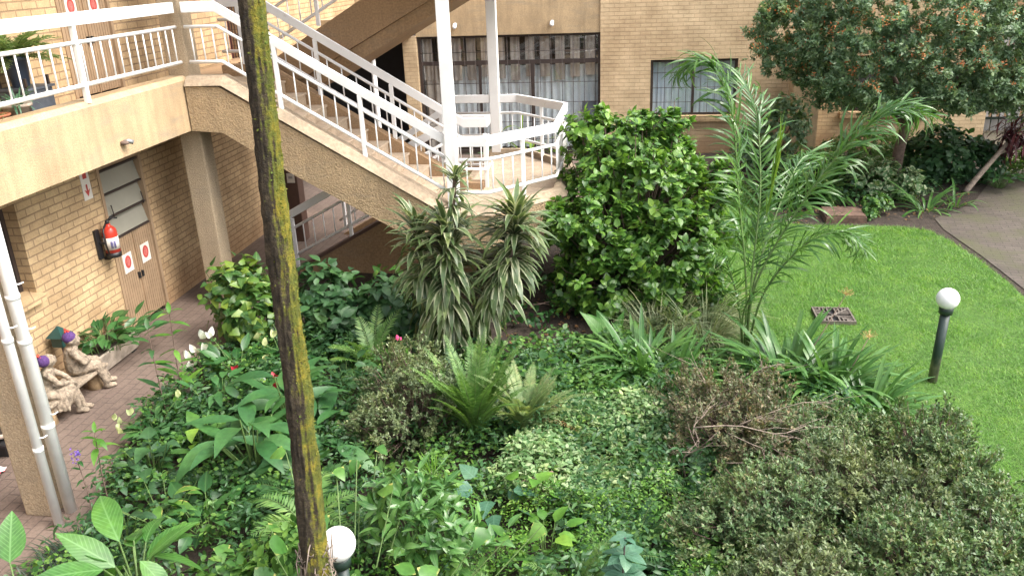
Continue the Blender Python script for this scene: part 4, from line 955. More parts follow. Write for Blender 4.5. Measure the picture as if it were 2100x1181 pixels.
# ---- mossy trunk
from mathutils import noise as mn
t = thing('tree', 'mossy slender tree trunk leaning slightly in the foreground', 'tree', (-1.83, 3.72, 0))
S = spline([(-1.845, 3.71, -.05), (-1.83, 3.73, .5), (-1.80, 3.75, 1.08), (-1.752, 3.75, 2.21), (-1.735, 3.75, 3.16), (-1.70, 3.75, 4.18), (-1.66, 3.76, 5.4), (-1.63, 3.77, 6.8)], 340)
rad = np.interp(S[:, 2], [-.05, .3, 1.08, 2.2, 3.16, 4.2, 6.8], [.10, .085, .070, .063, .057, .052, .045])
na = 56; V = []
for i in range(len(S)):
    for j in range(na):
        a = 2*math.pi*j/na; d = Vector((math.cos(a), math.sin(a), 0)); q = Vector((d.x*1.2, d.y*1.2, S[i, 2]*1.6))
        rr = rad[i]*(1+.16*mn.fractal(q*2.2, .8, 2., 4)+.10*mn.ridged_multi_fractal(Vector((d.x*3, d.y*3, S[i, 2]*2.2)), .9, 2., 4, 1., 2.)-.06+.09*mn.noise(Vector((d.x*7, d.y*7, S[i, 2]*16)))+.05*mn.noise(Vector((d.x*16, d.y*16, S[i, 2]*34))))
        V.append((S[i, 0]+d.x*rr, S[i, 1]+d.y*rr, S[i, 2]))
mb = MB(); mb.add(V, [(i*na+j, i*na+(j+1) % na, (i+1)*na+(j+1) % na, (i+1)*na+j) for i in range(len(S)-1) for j in range(na)], True); mb.build('trunk', M['trunk'], t)
rg = np.random.default_rng(8); n = 2600
zi = rg.integers(60, 330, n); an = rg.normal(.0, .75, n); keep = np.array([mn.noise(Vector((math.cos(x)*2, math.sin(x)*2, S[z, 2]*3.))) > -.05 for x, z in zip(an, zi)]); zi, an = zi[keep], an[keep]
O = np.stack([np.cos(an), np.sin(an), np.zeros(len(an))], 1); P = S[zi]+O*(rad[zi]*1.0)[:, None]
a = Acc(); a.leaves(T_chip, P, O+rg.normal(size=O.shape)*.7+[0, 0, -.2], O, rg.uniform(.008, .02, len(P)), rg); a.build('moss', L['moss'], t)
mb = MB()
for i in range(90):
    z = rg.uniform(.35, 1.25); a0 = rg.uniform(0, 6.28); k = int(np.argmin(abs(S[:, 2]-z))); q = []
    for j in range(6): a1 = a0+j*.35*rg.choice([-1, 1]); rr = rad[k]*1.03+.012+.05*rg.random()*(j > 2); q.append((S[k, 0]+math.cos(a1)*rr, S[k, 1]+math.sin(a1)*rr, z-j*.035*rg.uniform(-.5, 1.6)))
    mb.tube(q, .0035, 4, cap=False)
mb.build('aerial_root', M['bark_pale'], t)

# ---- big hibiscus-like bush beside the landing
shrub('bush', 'large glossy broad leaved green bush beside the stair landing', 'bush',
      [(-.05, 11.4, 1.5, .88, 1.0, .82), (.45, 10.8, 1.05, .72, .85, .72), (-.35, 10.35, 1.0, .62, .6, .62), (-.72, 10.0, 1.2, .36, .36, .28), (.45, 10.1, .65, .6, .55, .62), (-.1, 9.9, .5, .75, .5, .5), (.75, 9.9, .4, .4, .4, .4), (-.6, 10.2, .4, .4, .4, .4), (-.5, 11.2, 2.1, .35, .35, .25), (.35, 11.3, 2.05, .35, .35, .28), (.85, 10.7, 1.5, .35, .35, .3), (.1, 10.4, 1.75, .3, .3, .25)],
      5600, 4, .118, T_ov, L['bush'], (0, 10.6), 20, 30, 100, .5, .1, .42, seed=11, off=.35, twr=.014, spray=(7, .17))
# ---- left shrubs under the stair
shrub('shrub', 'yellow green heart leaved shrub at the foot of the stair column', 'shrub', [(-4.75, 9.0, .55, .5, .45, .55), (-4.5, 8.75, .4, .45, .4, .4)], 285, 3, .14, T_heart, L['croton'], (-4.7, 8.9), 14, 40, 100, .5, .2, .6, seed=12, off=.4, twm='stem_green')
shrub('shrub', 'serrated leaved dark green shrub right behind the mossy trunk', 'shrub', [(-3.7, 9.0, .55, .5, .45, .5), (-3.45, 8.75, .4, .4, .35, .38)], 225, 3, .16, T_ov, L['hydrangea'], (-3.7, 8.9), 14, 45, 100, .6, .2, .6, seed=13, off=.4, twm='stem_green')
shrub('shrub', 'serrated leaved dark green shrub left of the striped dracaena', 'shrub', [(-2.95, 9.1, .45, .42, .4, .42), (-2.7, 8.9, .35, .3, .3, .3)], 180, 3, .15, T_ov, L['hydrangea'], (-2.9, 9.0), 12, 45, 100, .6, .2, .6, seed=14, off=.4, twm='stem_green')
shrub('creeper', 'yellowish heart leaved creeper against the brown stair wall', 'creeper', [(-2.9, 9.9, .55, .55, .2, .25), (-2.4, 9.7, .4, .4, .2, .3)], 50, 2, .12, T_heart, L['pothos'], (-2.8, 9.8), 8, 40, 100, .5, .1, .5, seed=15, twm='stem_green')
shrub('shrub', 'low dark ivy under the landing in deep shade', 'shrub', [(-.7, 10.2, .3, .6, .5, .35), (-1.3, 9.6, .15, .4, .3, .18)], 130, 3, .09, T_heart, L['lily'], (-.8, 10.1), 8, 40, 100, .5, .1, .5, seed=16)
# ---- dracaena
def dracaena():
    rg = np.random.default_rng(21); t = thing('dracaena', 'tall dracaena with drooping cream edged strap leaves below the landing', 'plant', (-2.1, 8.7, 0))
    a = Acc(); mb = MB()
    for pts, z0, n, ln in (([(-2.05, 8.5, 0), (-2.03, 8.48, .8), (-1.99, 8.46, 1.55)], .0, 420, .50), ([(-1.98, 8.5, 1.4), (-1.92, 8.5, 1.8), (-1.87, 8.5, 2.18)], 0.0, 110, .30),
                           ([(-1.95, 8.52, 0), (-1.62, 8.48, .7), (-1.30, 8.46, 1.3), (-1.24, 8.46, 1.76)], .22, 330, .46), ([(-2.1, 8.55, 0), (-2.25, 8.55, .8), (-2.38, 8.56, 1.62)], .30, 200, .44)):
        S = spline(pts, 24); mb.tube([tuple(p) for p in S], .022, 7)
        q = z0+(1-z0)*rg.random(n)**.75; P = S[np.minimum((q*23).astype(int), 23)]+rg.normal(size=(n, 3))*.012; az = rg.uniform(0, 6.283, n)
        el = np.radians(np.clip(-25+q**2.2*100+rg.normal(size=n)*16, -60, 88)); D = np.stack([np.cos(el)*np.cos(az), np.cos(el)*np.sin(az), np.sin(el)], 1)
        a.leaves(T_drac, P, D, np.tile(UPV, (n, 1))+.05, ln*1.08*rg.uniform(.7, 1.15, n), rg, 1.2)
    a.build('foliage', L['dracaena'], t); mb.build('stem', M['bark_twig'], t)
dracaena()
# ---- young palm
def palm():
    rg = np.random.default_rng(31); t = thing('palm_tree', 'young feathery palm with arching fronds at the edge of the lawn', 'palm', (1.27, 8.75, 0))
    a = Acc(); mb = MB(); B = (1.27, 8.75, 0)
    for pts, n_, pl in (([(1.27, 8.8, .1), (1.24, 8.8, .9), (1.10, 8.85, 1.9), (.98, 8.9, 2.8), (.72, 8.95, 3.25), (.45, 8.95, 3.15)], 84, .52),
                        ([(1.29, 8.8, .1), (1.34, 8.8, .9), (1.75, 8.9, 1.75), (2.2, 9.0, 2.4), (2.62, 9.05, 2.72), (3.0, 9.1, 2.65)], 84, .52),
                        ([(1.28, 8.8, .1), (1.30, 8.85, 1.0), (1.36, 9.1, 1.9), (1.30, 9.5, 2.7), (1.12, 10.0, 3.05)], 66, .48),
                        ([(1.3, 8.8, .1), (1.42, 8.75, .8), (1.75, 8.7, 1.35), (2.1, 8.65, 1.55), (2.35, 8.6, 1.4)], 50, .44),
                        ([(1.25, 8.8, .1), (1.16, 8.7, .7), (1.0, 8.6, 1.2), (.82, 8.5, 1.4)], 40, .34),
                        ([(1.29, 8.85, .1), (1.36, 9.0, .9), (1.7, 9.6, 1.7), (2.0, 10.2, 2.0), (2.3, 10.7, 1.9)], 60, .46),
                        ([(1.25, 8.78, .1), (1.2, 8.6, .6), (1.25, 8.3, 1.0), (1.35, 8.0, 1.1)], 18, .24)):
        frond(a, mb, rg, pts, n_, pl, T_pal, .016, .26, .8, .5, .9, .4, .30)
    a.build('frond', L['palm'], t); mb.build('stem', M['stem_green'], t)
    a = Acc(); S = spline([(1.32, 8.85, .9), (1.43, 8.9, 1.8), (1.5, 8.95, 2.55)], 30)
    P = S[rg.integers(12, 26, 30)]; a.leaves([leaf(.04, 4, 'strap', .2, .1)], P, np.array([.1, .03, 1.])+rg.normal(size=P.shape)*.07, rg.normal(size=P.shape), rg.uniform(.25, .42, 30), rg); a.build('young_frond', L['spear'], t)
palm()
# ---- variegated grasses and strap clumps
for i, (x, y, n, l, lab) in enumerate(((.55, 9.55, 260, .55, 'pale variegated grass tuft at the right foot of the big bush'), (.85, 9.2, 240, .5, 'pale variegated grass tuft just left of the palm stems'), (.3, 9.15, 200, .5, 'pale variegated grass tuft in front of the big bush'), (1.0, 9.9, 200, .5, 'pale variegated grass tuft behind the palm stems beside the lawn'))):
    strap_clump('grass_tuft', lab, (x, y, 0), n*2, l*1.3, T_thin, L['grassy'], 'grass', 30, 88, .2, 40+i, 'variegated grass tufts round the palm')
strap_clump('strap_plant', 'green strap leaved clump in front of the big bush', (.12, 8.15, 0), 203, 0.79, T_strap, L['agap'], 'plant', 30, 85, .16, 45, 'strap leaved clumps in the bed')
strap_clump('strap_plant', 'green strap leaved clump touching the pale grass tuft', (.45, 8.0, 0), 144, 0.66, T_strap, L['agap'], 'plant', 30, 85, .14, 46, 'strap leaved clumps in the bed')
def umbel(top, b, rad=.085, n=34, name='flower_head'):
    def ex(t, rg, base):
        MB().tube([tuple(b), tuple((np.array(b)*.5+np.array(top)*.5)+[.01, 0, 0]), tuple(top)], [.006, .005, .004], 5).build('flower_stalk', M['bark_twig'], t)
        a = Acc(); D = sph(rg, n); D[:, 2] = abs(D[:, 2])*.8+.1; a.leaves([blade(.05, .05)], np.tile(top, (n, 1)), D, rg.normal(size=(n, 3)), rad*rg.uniform(.6, 1.1, n), rg, 1.6)
        a.leaves(T_chip, np.array(top)+nrm(D)*rad*.9, rg.normal(size=(n, 3)), rg.normal(size=(n, 3)), .022, rg); a.build(name, L['dryfl'], t)
    return ex
strap_clump('strap_plant', 'green strap leaved clump at the lawn edge with a taller dried orange flower head', (1.62, 8.25, 0), 227, 0.82, T_strap, L['agap'], 'plant', 28, 86, .2, 47, 'strap leaved clumps in the bed', umbel((2.28, 8.75, .82), (1.75, 8.3, .1)))
strap_clump('strap_plant', 'green strap leaved clump at the lawn edge with a shorter dried orange flower head', (2.02, 7.95, 0), 203, 0.77, T_strap, L['agap'], 'plant', 28, 86, .18, 48, 'strap leaved clumps in the bed', umbel((2.38, 8.1, .62), (2.1, 7.95, .1)))
strap_clump('strap_plant', 'green strap leaved clump nearest the azaleas on the lawn edge', (2.32, 7.55, 0), 131, 0.66, T_strap, L['agap'], 'plant', 28, 86, .16, 49, 'strap leaved clumps in the bed')
strap_clump('strap_plant', 'dull strap leaved clump with yellowing blades left of the azaleas', (.35, 7.35, 0), 82, 0.67, T_strap, L['agap'], 'plant', 28, 80, .16, 50, 'strap leaved clumps in the bed')
broad('broadleaf_plant', 'young light green broad leaved plant in front of the big bush', (-.18, 8.9, 0), 7, .45, T_big, L['dief'], .2, 50, 85, 51, lel=(20, 70))
# ---- azaleas
def deadtwigs(pts):
    def ex(t, rg, P, O):
        mb = MB()
        for a_, b_, r_ in pts:
            a_, b_ = np.array(a_), np.array(b_)
            r_ *= .7; S_ = spline([a_, a_*.6+b_*.4+rg.normal(size=3)*.05, a_*.3+b_*.7+rg.normal(size=3)*.05, b_], 9); mb.tube([tuple(p) for p in S_], list(np.linspace(r_, r_*.35, 9)), 5)
            for k in range(9):
                p = S_[rg.integers(2, 8)]; d = nrm((b_-a_)[None])[0]+rg.normal(size=3)*.7; d[2] *= .5; mb.tube([tuple(p), tuple(p+d*.1), tuple(p+d*.2+rg.normal(size=3)*.03)], [r_*.5, r_*.35, r_*.15], 4)
        mb.build('dead_branch', M['bark_pale'], t)
    return ex
AZ = [([(.78, 7.1, .28, .42, .42, .40), (1.12, 6.75, .36, .40, .40, .40), (.68, 6.55, .32, .36, .40, .40), (1.15, 6.25, .3, .34, .3, .36)], 'azalea_brown', 'brownish sparse azalea with bare grey branches on top', (.95, 6.8)),
      ([(1.6, 6.68, .24, .34, .32, .28), (1.48, 6.25, .30, .30, .32, .34), (1.95, 6.55, .20, .28, .28, .26)], 'azalea', 'grey green azalea just below the strap leaved clumps', (1.6, 6.5)),
      ([(2.35, 6.42, .26, .34, .36, .36), (2.52, 5.98, .24, .30, .34, .34), (2.62, 6.55, .25, .2, .2, .34)], 'azalea_green', 'dark green azalea furthest right against the lawn', (2.4, 6.3)),
      ([(1.05, 5.45, .30, .40, .36, .36), (.68, 5.25, .22, .32, .34, .28)], 'azalea', 'olive azalea in the lower middle beside the ferns', (.95, 5.4)),
      ([(1.62, 5.72, .32, .36, .36, .40), (2.08, 5.50, .30, .34, .34, .36)], 'azalea_pale', 'paler green azalea in the middle of the azalea group', (1.9, 5.7)),
      ([(2.22, 4.90, .30, .38, .38, .36), (1.75, 4.78, .36, .34, .34, .38)], 'azalea_green', 'dark green azalea in the bottom right corner', (2.0, 4.9)),
      ([(1.15, 4.52, .32, .38, .34, .36), (.75, 4.35, .24, .30, .3, .28)], 'azalea_pale', 'olive flecked azalea at the bottom edge beside the ferns', (1.0, 4.5)),
      ([(2.66, 5.55, .22, .26, .34, .28), (2.62, 5.05, .22, .26, .34, .28)], 'azalea_green', 'low dark azalea fringe along the bottom of the lawn edge', (2.6, 5.5))]
for i, (lm, mt, lab, b) in enumerate(AZ):
    ex = deadtwigs([((.5, 6.2, .05), (.52, 6.1, .68), .013), ((.52, 6.1, .68), (1.4, 6.1, .74), .010), ((.7, 6.7, .5), (1.2, 6.9, .86), .008), ((.8, 6.6, .6), (.55, 7.0, .82), .007), ((.9, 6.3, .6), (1.7, 6.35, .74), .007), ((.52, 6.1, .62), (.66, 6.25, .80), .009), ((.8, 6.1, .64), (1.3, 5.8, .56), .007), ((.95, 5.8, .58), (1.5, 5.95, .52), .006), ((.75, 5.8, .55), (1.3, 5.65, .58), .006), ((.6, 6.3, .1), (1.0, 6.5, .66), .010), ((1.0, 6.4, .6), (1.45, 6.2, .6), .006)]) if i == 0 else None
    shrub('azalea', lab, 'shrub', lm, 3400, 7, .036, T_chip, L[mt], b, 30, 15, 75, .5, .3, .45, 'azalea bushes beside the lawn', 60+i, .35, 1., ex, twr=.008, spray=(12, .17))
def pinkfl(t, rg, P, O):
    a = Acc(); c = np.array([-2.3, 7.35, .82]); D = sph(rg, 9); D[:, 2] = abs(D[:, 2]); a.leaves(T_round, np.tile(c, (9, 1)), D, rg.normal(size=(9, 3)), .045, rg); a.build('pink_flower', L['pink'], t)
shrub('azalea', 'fine leaved grey green azalea with one pink flower right of the trunk', 'shrub', [(-2.15, 7.1, .40, .42, .42, .42), (-1.9, 6.75, .38, .42, .4, .4), (-2.2, 6.5, .3, .35, .3, .3)], 3600, 7, .034, T_chip, L['azalea_pale'], (-2.05, 6.8), 30, 15, 75, .5, .3, .5, None, 70, .35, 1., pinkfl, twr=.008, spray=(11, .13))

# ---- ferns
fern('fern', 'large feathery light green fern in the middle of the bed', (-1.42, 6.65, .12), 40, .98, .085, L['fern'], 62, 80, 62, 92, .6, W=1.0)
def brownfr(t, rg, base):
    a = Acc(); mb = MB()
    for az, ln in ((1.9, .5), (.5, .55), (-.4, .6)): frond(a, mb, rg, arc((base[0], base[1], .25), az, ln, R(35), .9), 26, .05, T_pin, .005, .1, .3, .1)
    a.build('dead_frond', L['dead'], t)
fern('fern', 'pale yellowish fern with brown dead fronds beside the large fern', (-.98, 6.75, .12), 28, .8, .075, L['fern_pale'], 50, 81, 50, 88, .8, extra=brownfr)
fern('fern', 'bright feathery fern just right of the trunk among shrubs', (-2.85, 8.1, 0), 14, .75, .13, L['fern'], 26, 82, 45, 80, .9)
fern('fern', 'dark glossy fern left of the trunk base', (-2.75, 5.6, .1), 9, .62, .17, L['fern_dark'], 20, 83, 30, 70, 1.0, W=1.1)
fern('fern', 'bright drooping fern leaning from the trunk side', (-2.45, 5.05, .25), 9, .55, .13, L['fern'], 20, 84, 30, 70, 1.1, W=1.0)
fern('fern', 'small fern under the leaning dracaena leaves', (-1.85, 7.85, 0), 8, .5, .1, L['fern_dark'], 22, 85, 40, 75, 1.)
for i, (x, y, l, mt, lab) in enumerate(((-.35, 4.75, .6, 'fern', 'feathery fern bottom centre right of the globe lamp'), (.05, 5.25, .62, 'fern_dark', 'dark fern below the pale ground cover'), (.42, 5.05, .6, 'fern_dark', 'dark fern against the olive azalea'), (-.1, 4.35, .55, 'fern', 'bright fern by the bluish palmate plant at the bottom edge'),
                                        (.55, 5.95, .55, 'fern_dark', 'dark fern under the bare azalea branches'), (-.85, 4.55, .5, 'fern', 'lime fern between the globe lamp and the bottom edge'), (.3, 4.2, .5, 'fern_dark', 'dark fern in the bottom edge left of the azaleas'))):
    fern('fern', lab, (x, y, 0), 13, l, .09, L[mt], 26, 90+i, 30, 80, 1.1, group='fine ferns along the bottom of the bed')
# ---- peace lilies and red flowered leaves
def spathes(pts, mat='white', s=.115, name='white_flower'):
    def ex(t, rg, base):
        base = np.array(base, float)
        for x, y, z in pts:
            p = np.array([x, y, z]); b0 = base+np.r_[rg.normal(size=2)*.06, 0.05]
            st_ = MB().tube([tuple(b0), tuple(b0*.4+p*.6+[0, 0, .05]), tuple(p)], [.005, .004, .003], 5).build('flower_stalk', M['stem_green'], t)
            a = Acc(); a.leaves([leaf(.62, 5, 'ovate', .22, .5)], [p, p+[0, 0, .005]], [np.array([.15, -.2, 1])+rg.normal(size=3)*.4, np.array([.25, .15, .9])+rg.normal(size=3)*.4], [(.6, -.8, .2), (-.5, .8, .3)], s, rg); a.build(name, L[mat], t)
    return ex
LL = 'peace lilies beside the walkway'
broad('peace_lily', 'peace lily with white flowers leaning over the walkway edge', (-4.35, 7.85, 0), 46, .30, T_la, L['lily'], .28, 25, 80, 100, W=1.15, group=LL, extra=spathes([(-4.9, 7.85, .27), (-4.84, 7.9, .33), (-4.9, 7.8, .15), (-4.72, 7.9, .50), (-4.62, 7.92, .52), (-4.70, 7.86, .38)]))
broad('peace_lily', 'peace lily with cream buds just left of the trunk', (-3.85, 8.1, 0), 40, .30, T_la, L['lily'], .28, 25, 80, 101, W=1.15, group=LL, extra=spathes([(-4.2, 8.1, .42), (-3.98, 8.1, .44), (-4.08, 8.05, .36), (-4.0, 7.8, .3)], 'bud', .10))
broad('anthurium', 'dark leaved plant with small red flowers beside the trunk', (-3.6, 7.35, 0), 34, .26, T_ov, L['lily'], .26, 25, 80, 102, extra=spathes([(-4.15, 7.45, .36), (-3.6, 7.2, .42), (-3.35, 7.15, .4), (-3.55, 7.1, .36)], 'redfl', .07, 'red_flower'))
broad('peace_lily', 'dark leaved peace lily with green buds hanging over the paving', (-4.55, 6.5, 0), 30, .22, T_la, L['lily'], .24, 25, 75, 103, W=1.2, group=LL, extra=spathes([(-4.93, 6.45, .30), (-4.84, 6.4, .30), (-4.77, 6.5, .34), (-4.7, 6.2, .32), (-4.3, 6.6, .5)], 'bud', .075, 'green_bud'))
broad('house_plant', 'lush glossy peace lily growing in the concrete trough', (-6.12, 8.2, .27), 85, .25, T_la, L['lily'], .17, 20, 85, 104, W=1.35, r=.42)
# ---- ginger and big leaf plants
broad('ginger_plant', 'large long leaved plant left of the trunk base', (-3.35, 6.05, .05), 22, .56, T_big, L['ginger'], .48, 50, 88, 110, lel=(-5, 45), pr=.01)
broad('ginger_plant', 'large long leaved plant behind its twin left of the trunk', (-3.25, 6.75, .05), 18, .52, T_big, L['ginger'], .55, 55, 88, 111, lel=(-5, 45), pr=.01)
broad('dieffenbachia', 'veined light green large leaved plant in the bottom left corner', (-3.22, 4.05, .45), 20, .46, T_big, L['dief'], .30, 35, 80, 112, lel=(-30, 40), W=1.25, pr=.01)
for i, (x, y, z, n, ln, tp, mt, pt, lab, w_) in enumerate((
    (-4.25, 5.85, 0, 14, .22, 'la', 'cover', .30, 'leafy green plant leaning over the paving beyond the purple flower', 1.2),
    (-4.2, 5.85, .05, 18, .17, 'heart', 'hydrangea', .40, 'soft lobed leaved plant left of the large long leaved plant', 1.1),
    (-3.95, 6.3, .05, 20, .16, 'heart', 'cover_bright', .38, 'pale green lobed leaved plant behind the soft lobed leaved one', 1.1),
    (-3.98, 5.0, .0, 14, .22, 'la', 'hydrangea', .32, 'dark pointed leaved plant above the large veined leaves', 1.3),
    (-3.75, 5.25, .0, 14, .22, 'la', 'pothos', .42, 'pointed leaved plant with yellowing leaf edges left of the dark fern', 1.3),
    (-3.35, 5.15, .0, 18, .20, 'ov', 'lily', .34, 'glossy oval leaved plant between the dark fern and the large veined leaves', 1.),
    (-4.1, 7.0, .0, 24, .26, 'la', 'ginger', .40, 'dense pointed leaved plant under the red flowers', 1.2),
    (-3.0, 7.6, .0, 18, .20, 'ov', 'hydrangea', .36, 'oval leaved plant against the right side of the trunk under the bright fern', 1.),
    (-2.9, 6.3, .0, 16, .50, 'big', 'ginger', .42, 'large long leaved plant half hidden behind the trunk', 1.),
    (-.6, 5.1, .0, 18, .17, 'ov', 'cover_bright', .32, 'round leaved bright plant below the seed spike', 1.),
    (-1.0, 4.95, .0, 16, .22, 'la', 'agap', .36, 'upright narrow leaved plant below the broad bluish leaves', 1.2),
    (-.3, 7.7, .0, 18, .15, 'ov', 'cover', .30, 'oval leaved plant left of the front strap leaved clump', 1.),
    (-.9, 7.75, .0, 18, .16, 'heart', 'cover', .32, 'heart leaved plant between the fern and the bush', 1.))):
    broad('leafy_plant', lab, (x, y, z), n, ln, {'la': T_la, 'heart': T_heart, 'ov': T_ov, 'big': T_big}[tp], L[mt], pt, 40, 88, 190+i, lel=(-10, 45), W=w_)
def edge_leaf():
    rg = np.random.default_rng(113); t = thing('leaf_stalk', 'single upright light green veined leaf at the left edge of the picture', 'plant', (-3.72, 3.62, 0)); a = Acc()
    a.leaves([leaf(.56, 8, 'ovate', .07, .35)], [(-3.72, 3.66, 1.0)], [(-.12, .45, .75)], [(.45, -.65, .5)], .31, rg); a.leaves(T_big, [(-3.72, 3.64, .75), (-3.72, 3.62, .6)], [(-.9, -.4, .2), (.1, -1, .2)], [UPV, UPV], .3, rg)
    a.build('foliage', L['dief'], t); MB().tube([(-3.72, 3.62, 0), (-3.71, 3.63, .6), (-3.72, 3.66, 1.0)], [.008, .007, .004], 6).build('stem', M['stem_green'], t)
edge_leaf()
stalk('tall_stalk_plant', 'tall leafy stem with yellow tip at the walkway edge', (-4.52, 7.0, 0), (-4.50, 7.03, 1.18), 16, .33, T_la, L['cover_bright'], 114, 'bark_twig', el=(-20, 40))
stalk('tall_stalk_plant', 'slightly shorter leafy stem left of the tall yellow tipped one', (-4.64, 6.86, 0), (-4.68, 6.9, 1.06), 13, .30, T_la, L['fern_dark'], 115, 'bark_twig', el=(-20, 40))
stalk('tall_stalk_plant', 'thin red stem with spreading leaves near the purple flower', (-4.36, 5.4, 0), (-4.36, 5.44, .80), 7, .24, T_la, L['cover_bright'], 116, 'bark_twig', t0=.75, el=(5, 40))
def violet(t, rg, S):
    a = Acc(); P = S[-1]+rg.normal(size=(40, 3))*[.02, .02, .035]; a.leaves(T_round, P, rg.normal(size=(40, 3)), rg.normal(size=(40, 3)), .018, rg); a.build('flower_spike', L['violet'], t)
stalk('violet_plant', 'slim stem with a small purple flower spike over the paving', (-4.46, 5.3, 0), (-4.47, 5.3, .66), 7, .16, T_la, L['lily'], 117, 'bark_twig', .005, extra=violet, t0=.5, n_tip=0)
strap_clump('mondo_grass', 'dark fine mondo grass tuft edging the paving bottom left', (-4.17, 4.78, 0), 900, .30, T_thin, L['mondo'], 'grass', 20, 85, .34, 118, W=1.4)
strap_clump('mondo_grass', 'dark fine mondo grass tuft under the large veined leaves', (-4.05, 4.35, 0), 900, .32, T_thin, L['mondo'], 'grass', 20, 85, .36, 119, W=1.4)
# ---- shrubs round the trunk base
shrub('shrub', 'glossy long leaved light green shrub right of the trunk base', 'shrub', [(-1.55, 4.95, .55, .35, .35, .4), (-1.3, 4.7, .45, .35, .3, .35)], 110, 6, .15, T_la, L['agap'], (-1.5, 4.8), 16, 15, 70, .9, .2, .5, seed=120, twm='stem_green')
shrub('shrub', 'small leaved bright green shrub left of the trunk base', 'shrub', [(-2.25, 4.45, .4, .4, .35, .35), (-2.6, 4.3, .3, .4, .3, .28)], 230, 5, .09, T_ov, L['cover'], (-2.3, 4.4), 16, 30, 90, .5, .2, .5, seed=121, twm='stem_green')
def pothos():
    rg = np.random.default_rng(122); t = thing('pothos_vine', 'yellow edged pothos vine scrambling about the trunk base', 'vine', (-1.75, 4.2, 0)); a = Acc(); mb = MB()
    for x, y, z, s in ((-2.6, 5.2, .86, .15), (-2.11, 4.96, .9, .13), (-1.98, 5.05, .92, .13), (-1.62, 4.72, .9, .17), (-2.27, 4.12, .88, .2), (-2.35, 4.2, .62, .2), (-1.4, 4.1, .72, .2), (-1.9, 5.3, .88, .12), (-1.55, 4.95, .86, .12), (-.95, 4.6, .72, .17), (-.8, 4.45, .75, .15), (-1.2, 3.9, .8, .18), (-1.3, 4.35, .6, .2), (-2.5, 4.6, .6, .16), (-2.9, 4.6, .45, .16), (-.6, 4.9, .55, .16), (-1.95, 4.9, .6, .18), (-2.0, 4.35, .95, .14)):
        p = np.array([x, y, z]); d = np.array([rg.normal(), rg.normal(), -.2]); a.leaves(T_heart, [p], [d], [UPV+[.3, -.5, 0]], s, rg)
        b0 = p*.6+np.array([-1.8, 4.0, .2])*.4; b0[2] = max(.1, p[2]-.42); mb.tube([tuple(b0), tuple(b0*.3+p*.7), tuple(p)], [.006, .005, .004], 5, cap=False)
    a.build('foliage', L['pothos'], t); mb.build('stem', M['stem_green'], t)
pothos()
def bluep():
    rg = np.random.default_rng(123); t = thing('palmate_plant', 'bluish green plant with a dark stem at the bottom centre', 'plant', (-.02, 4.45, 0)); a = Acc()
    MB().tube([(-.02, 4.45, 0), (-.03, 4.46, .45), (-.015, 4.44, .84)], [.008, .007, .005], 6).build('stem', M['frame'], t)
    for z, n, s in ((.38, 6, .22), (.55, 6, .21), (.70, 6, .17), (.83, 5, .10)):
        for i in range(n): az = 2*math.pi*i/n+z*7; a.leaves([leaf(.6, 5, 'ovate', .08, .6)], [(-.02, 4.45, z)], [(math.cos(az), math.sin(az), .1)], [UPV+rg.normal(size=3)*.2], s*rg.uniform(.8, 1.1), rg)
    a.build('foliage', L['bluish'], t)
bluep()
broad('seedling', 'small four leaved green plant in the dark soil left of the dracaena', (-2.35, 7.95, 0), 8, .17, T_ov, L['cover_bright'], .28, 60, 88, 124, lel=(0, 25))
broad('seedling', 'thin bright seedling in front of the brown stair wall', (-2.85, 8.35, 0), 7, .13, T_ov, L['cover_bright'], .3, 65, 88, 125, lel=(0, 30))
broad('seedling', 'bright upright leaf cluster at the foot of the dracaena', (-1.5, 7.9, 0), 8, .22, T_la, L['agap'], .1, 60, 88, 126, lel=(50, 80))
broad('arum_plant', 'broad bluish green leaves beside a brown seed spike in the pale ground cover', (-1.05, 5.55, .05), 8, .24, T_heart, L['bluish'], .32, 50, 85, 127, lel=(-10, 30))
broad('arum_plant', 'single bright green round leaf over the pale ground cover', (-.72, 5.55, .05), 4, .2, T_heart, L['cover_bright'], .38, 65, 88, 128, lel=(-10, 20))
mb = MB(); mb.capsule((-.86, 5.72, .32), (-.62, 5.78, .40), .024, .014, 8); tag(mb.build('seed_spike', M['bark_twig'], None, (-.8, 5.7, .3)), 'brown dried seed spike lying in the pale ground cover', 'seed head')
broad('papyrus_plant', 'spiky yellow green starburst plant below the azalea with the pink flower', (-1.62, 5.75, .35), 40, .2, [leaf(.05, 3, 'strap', .1, .3)], L['cover_bright'], .01, 10, 85, 129, lel=(0, 85))

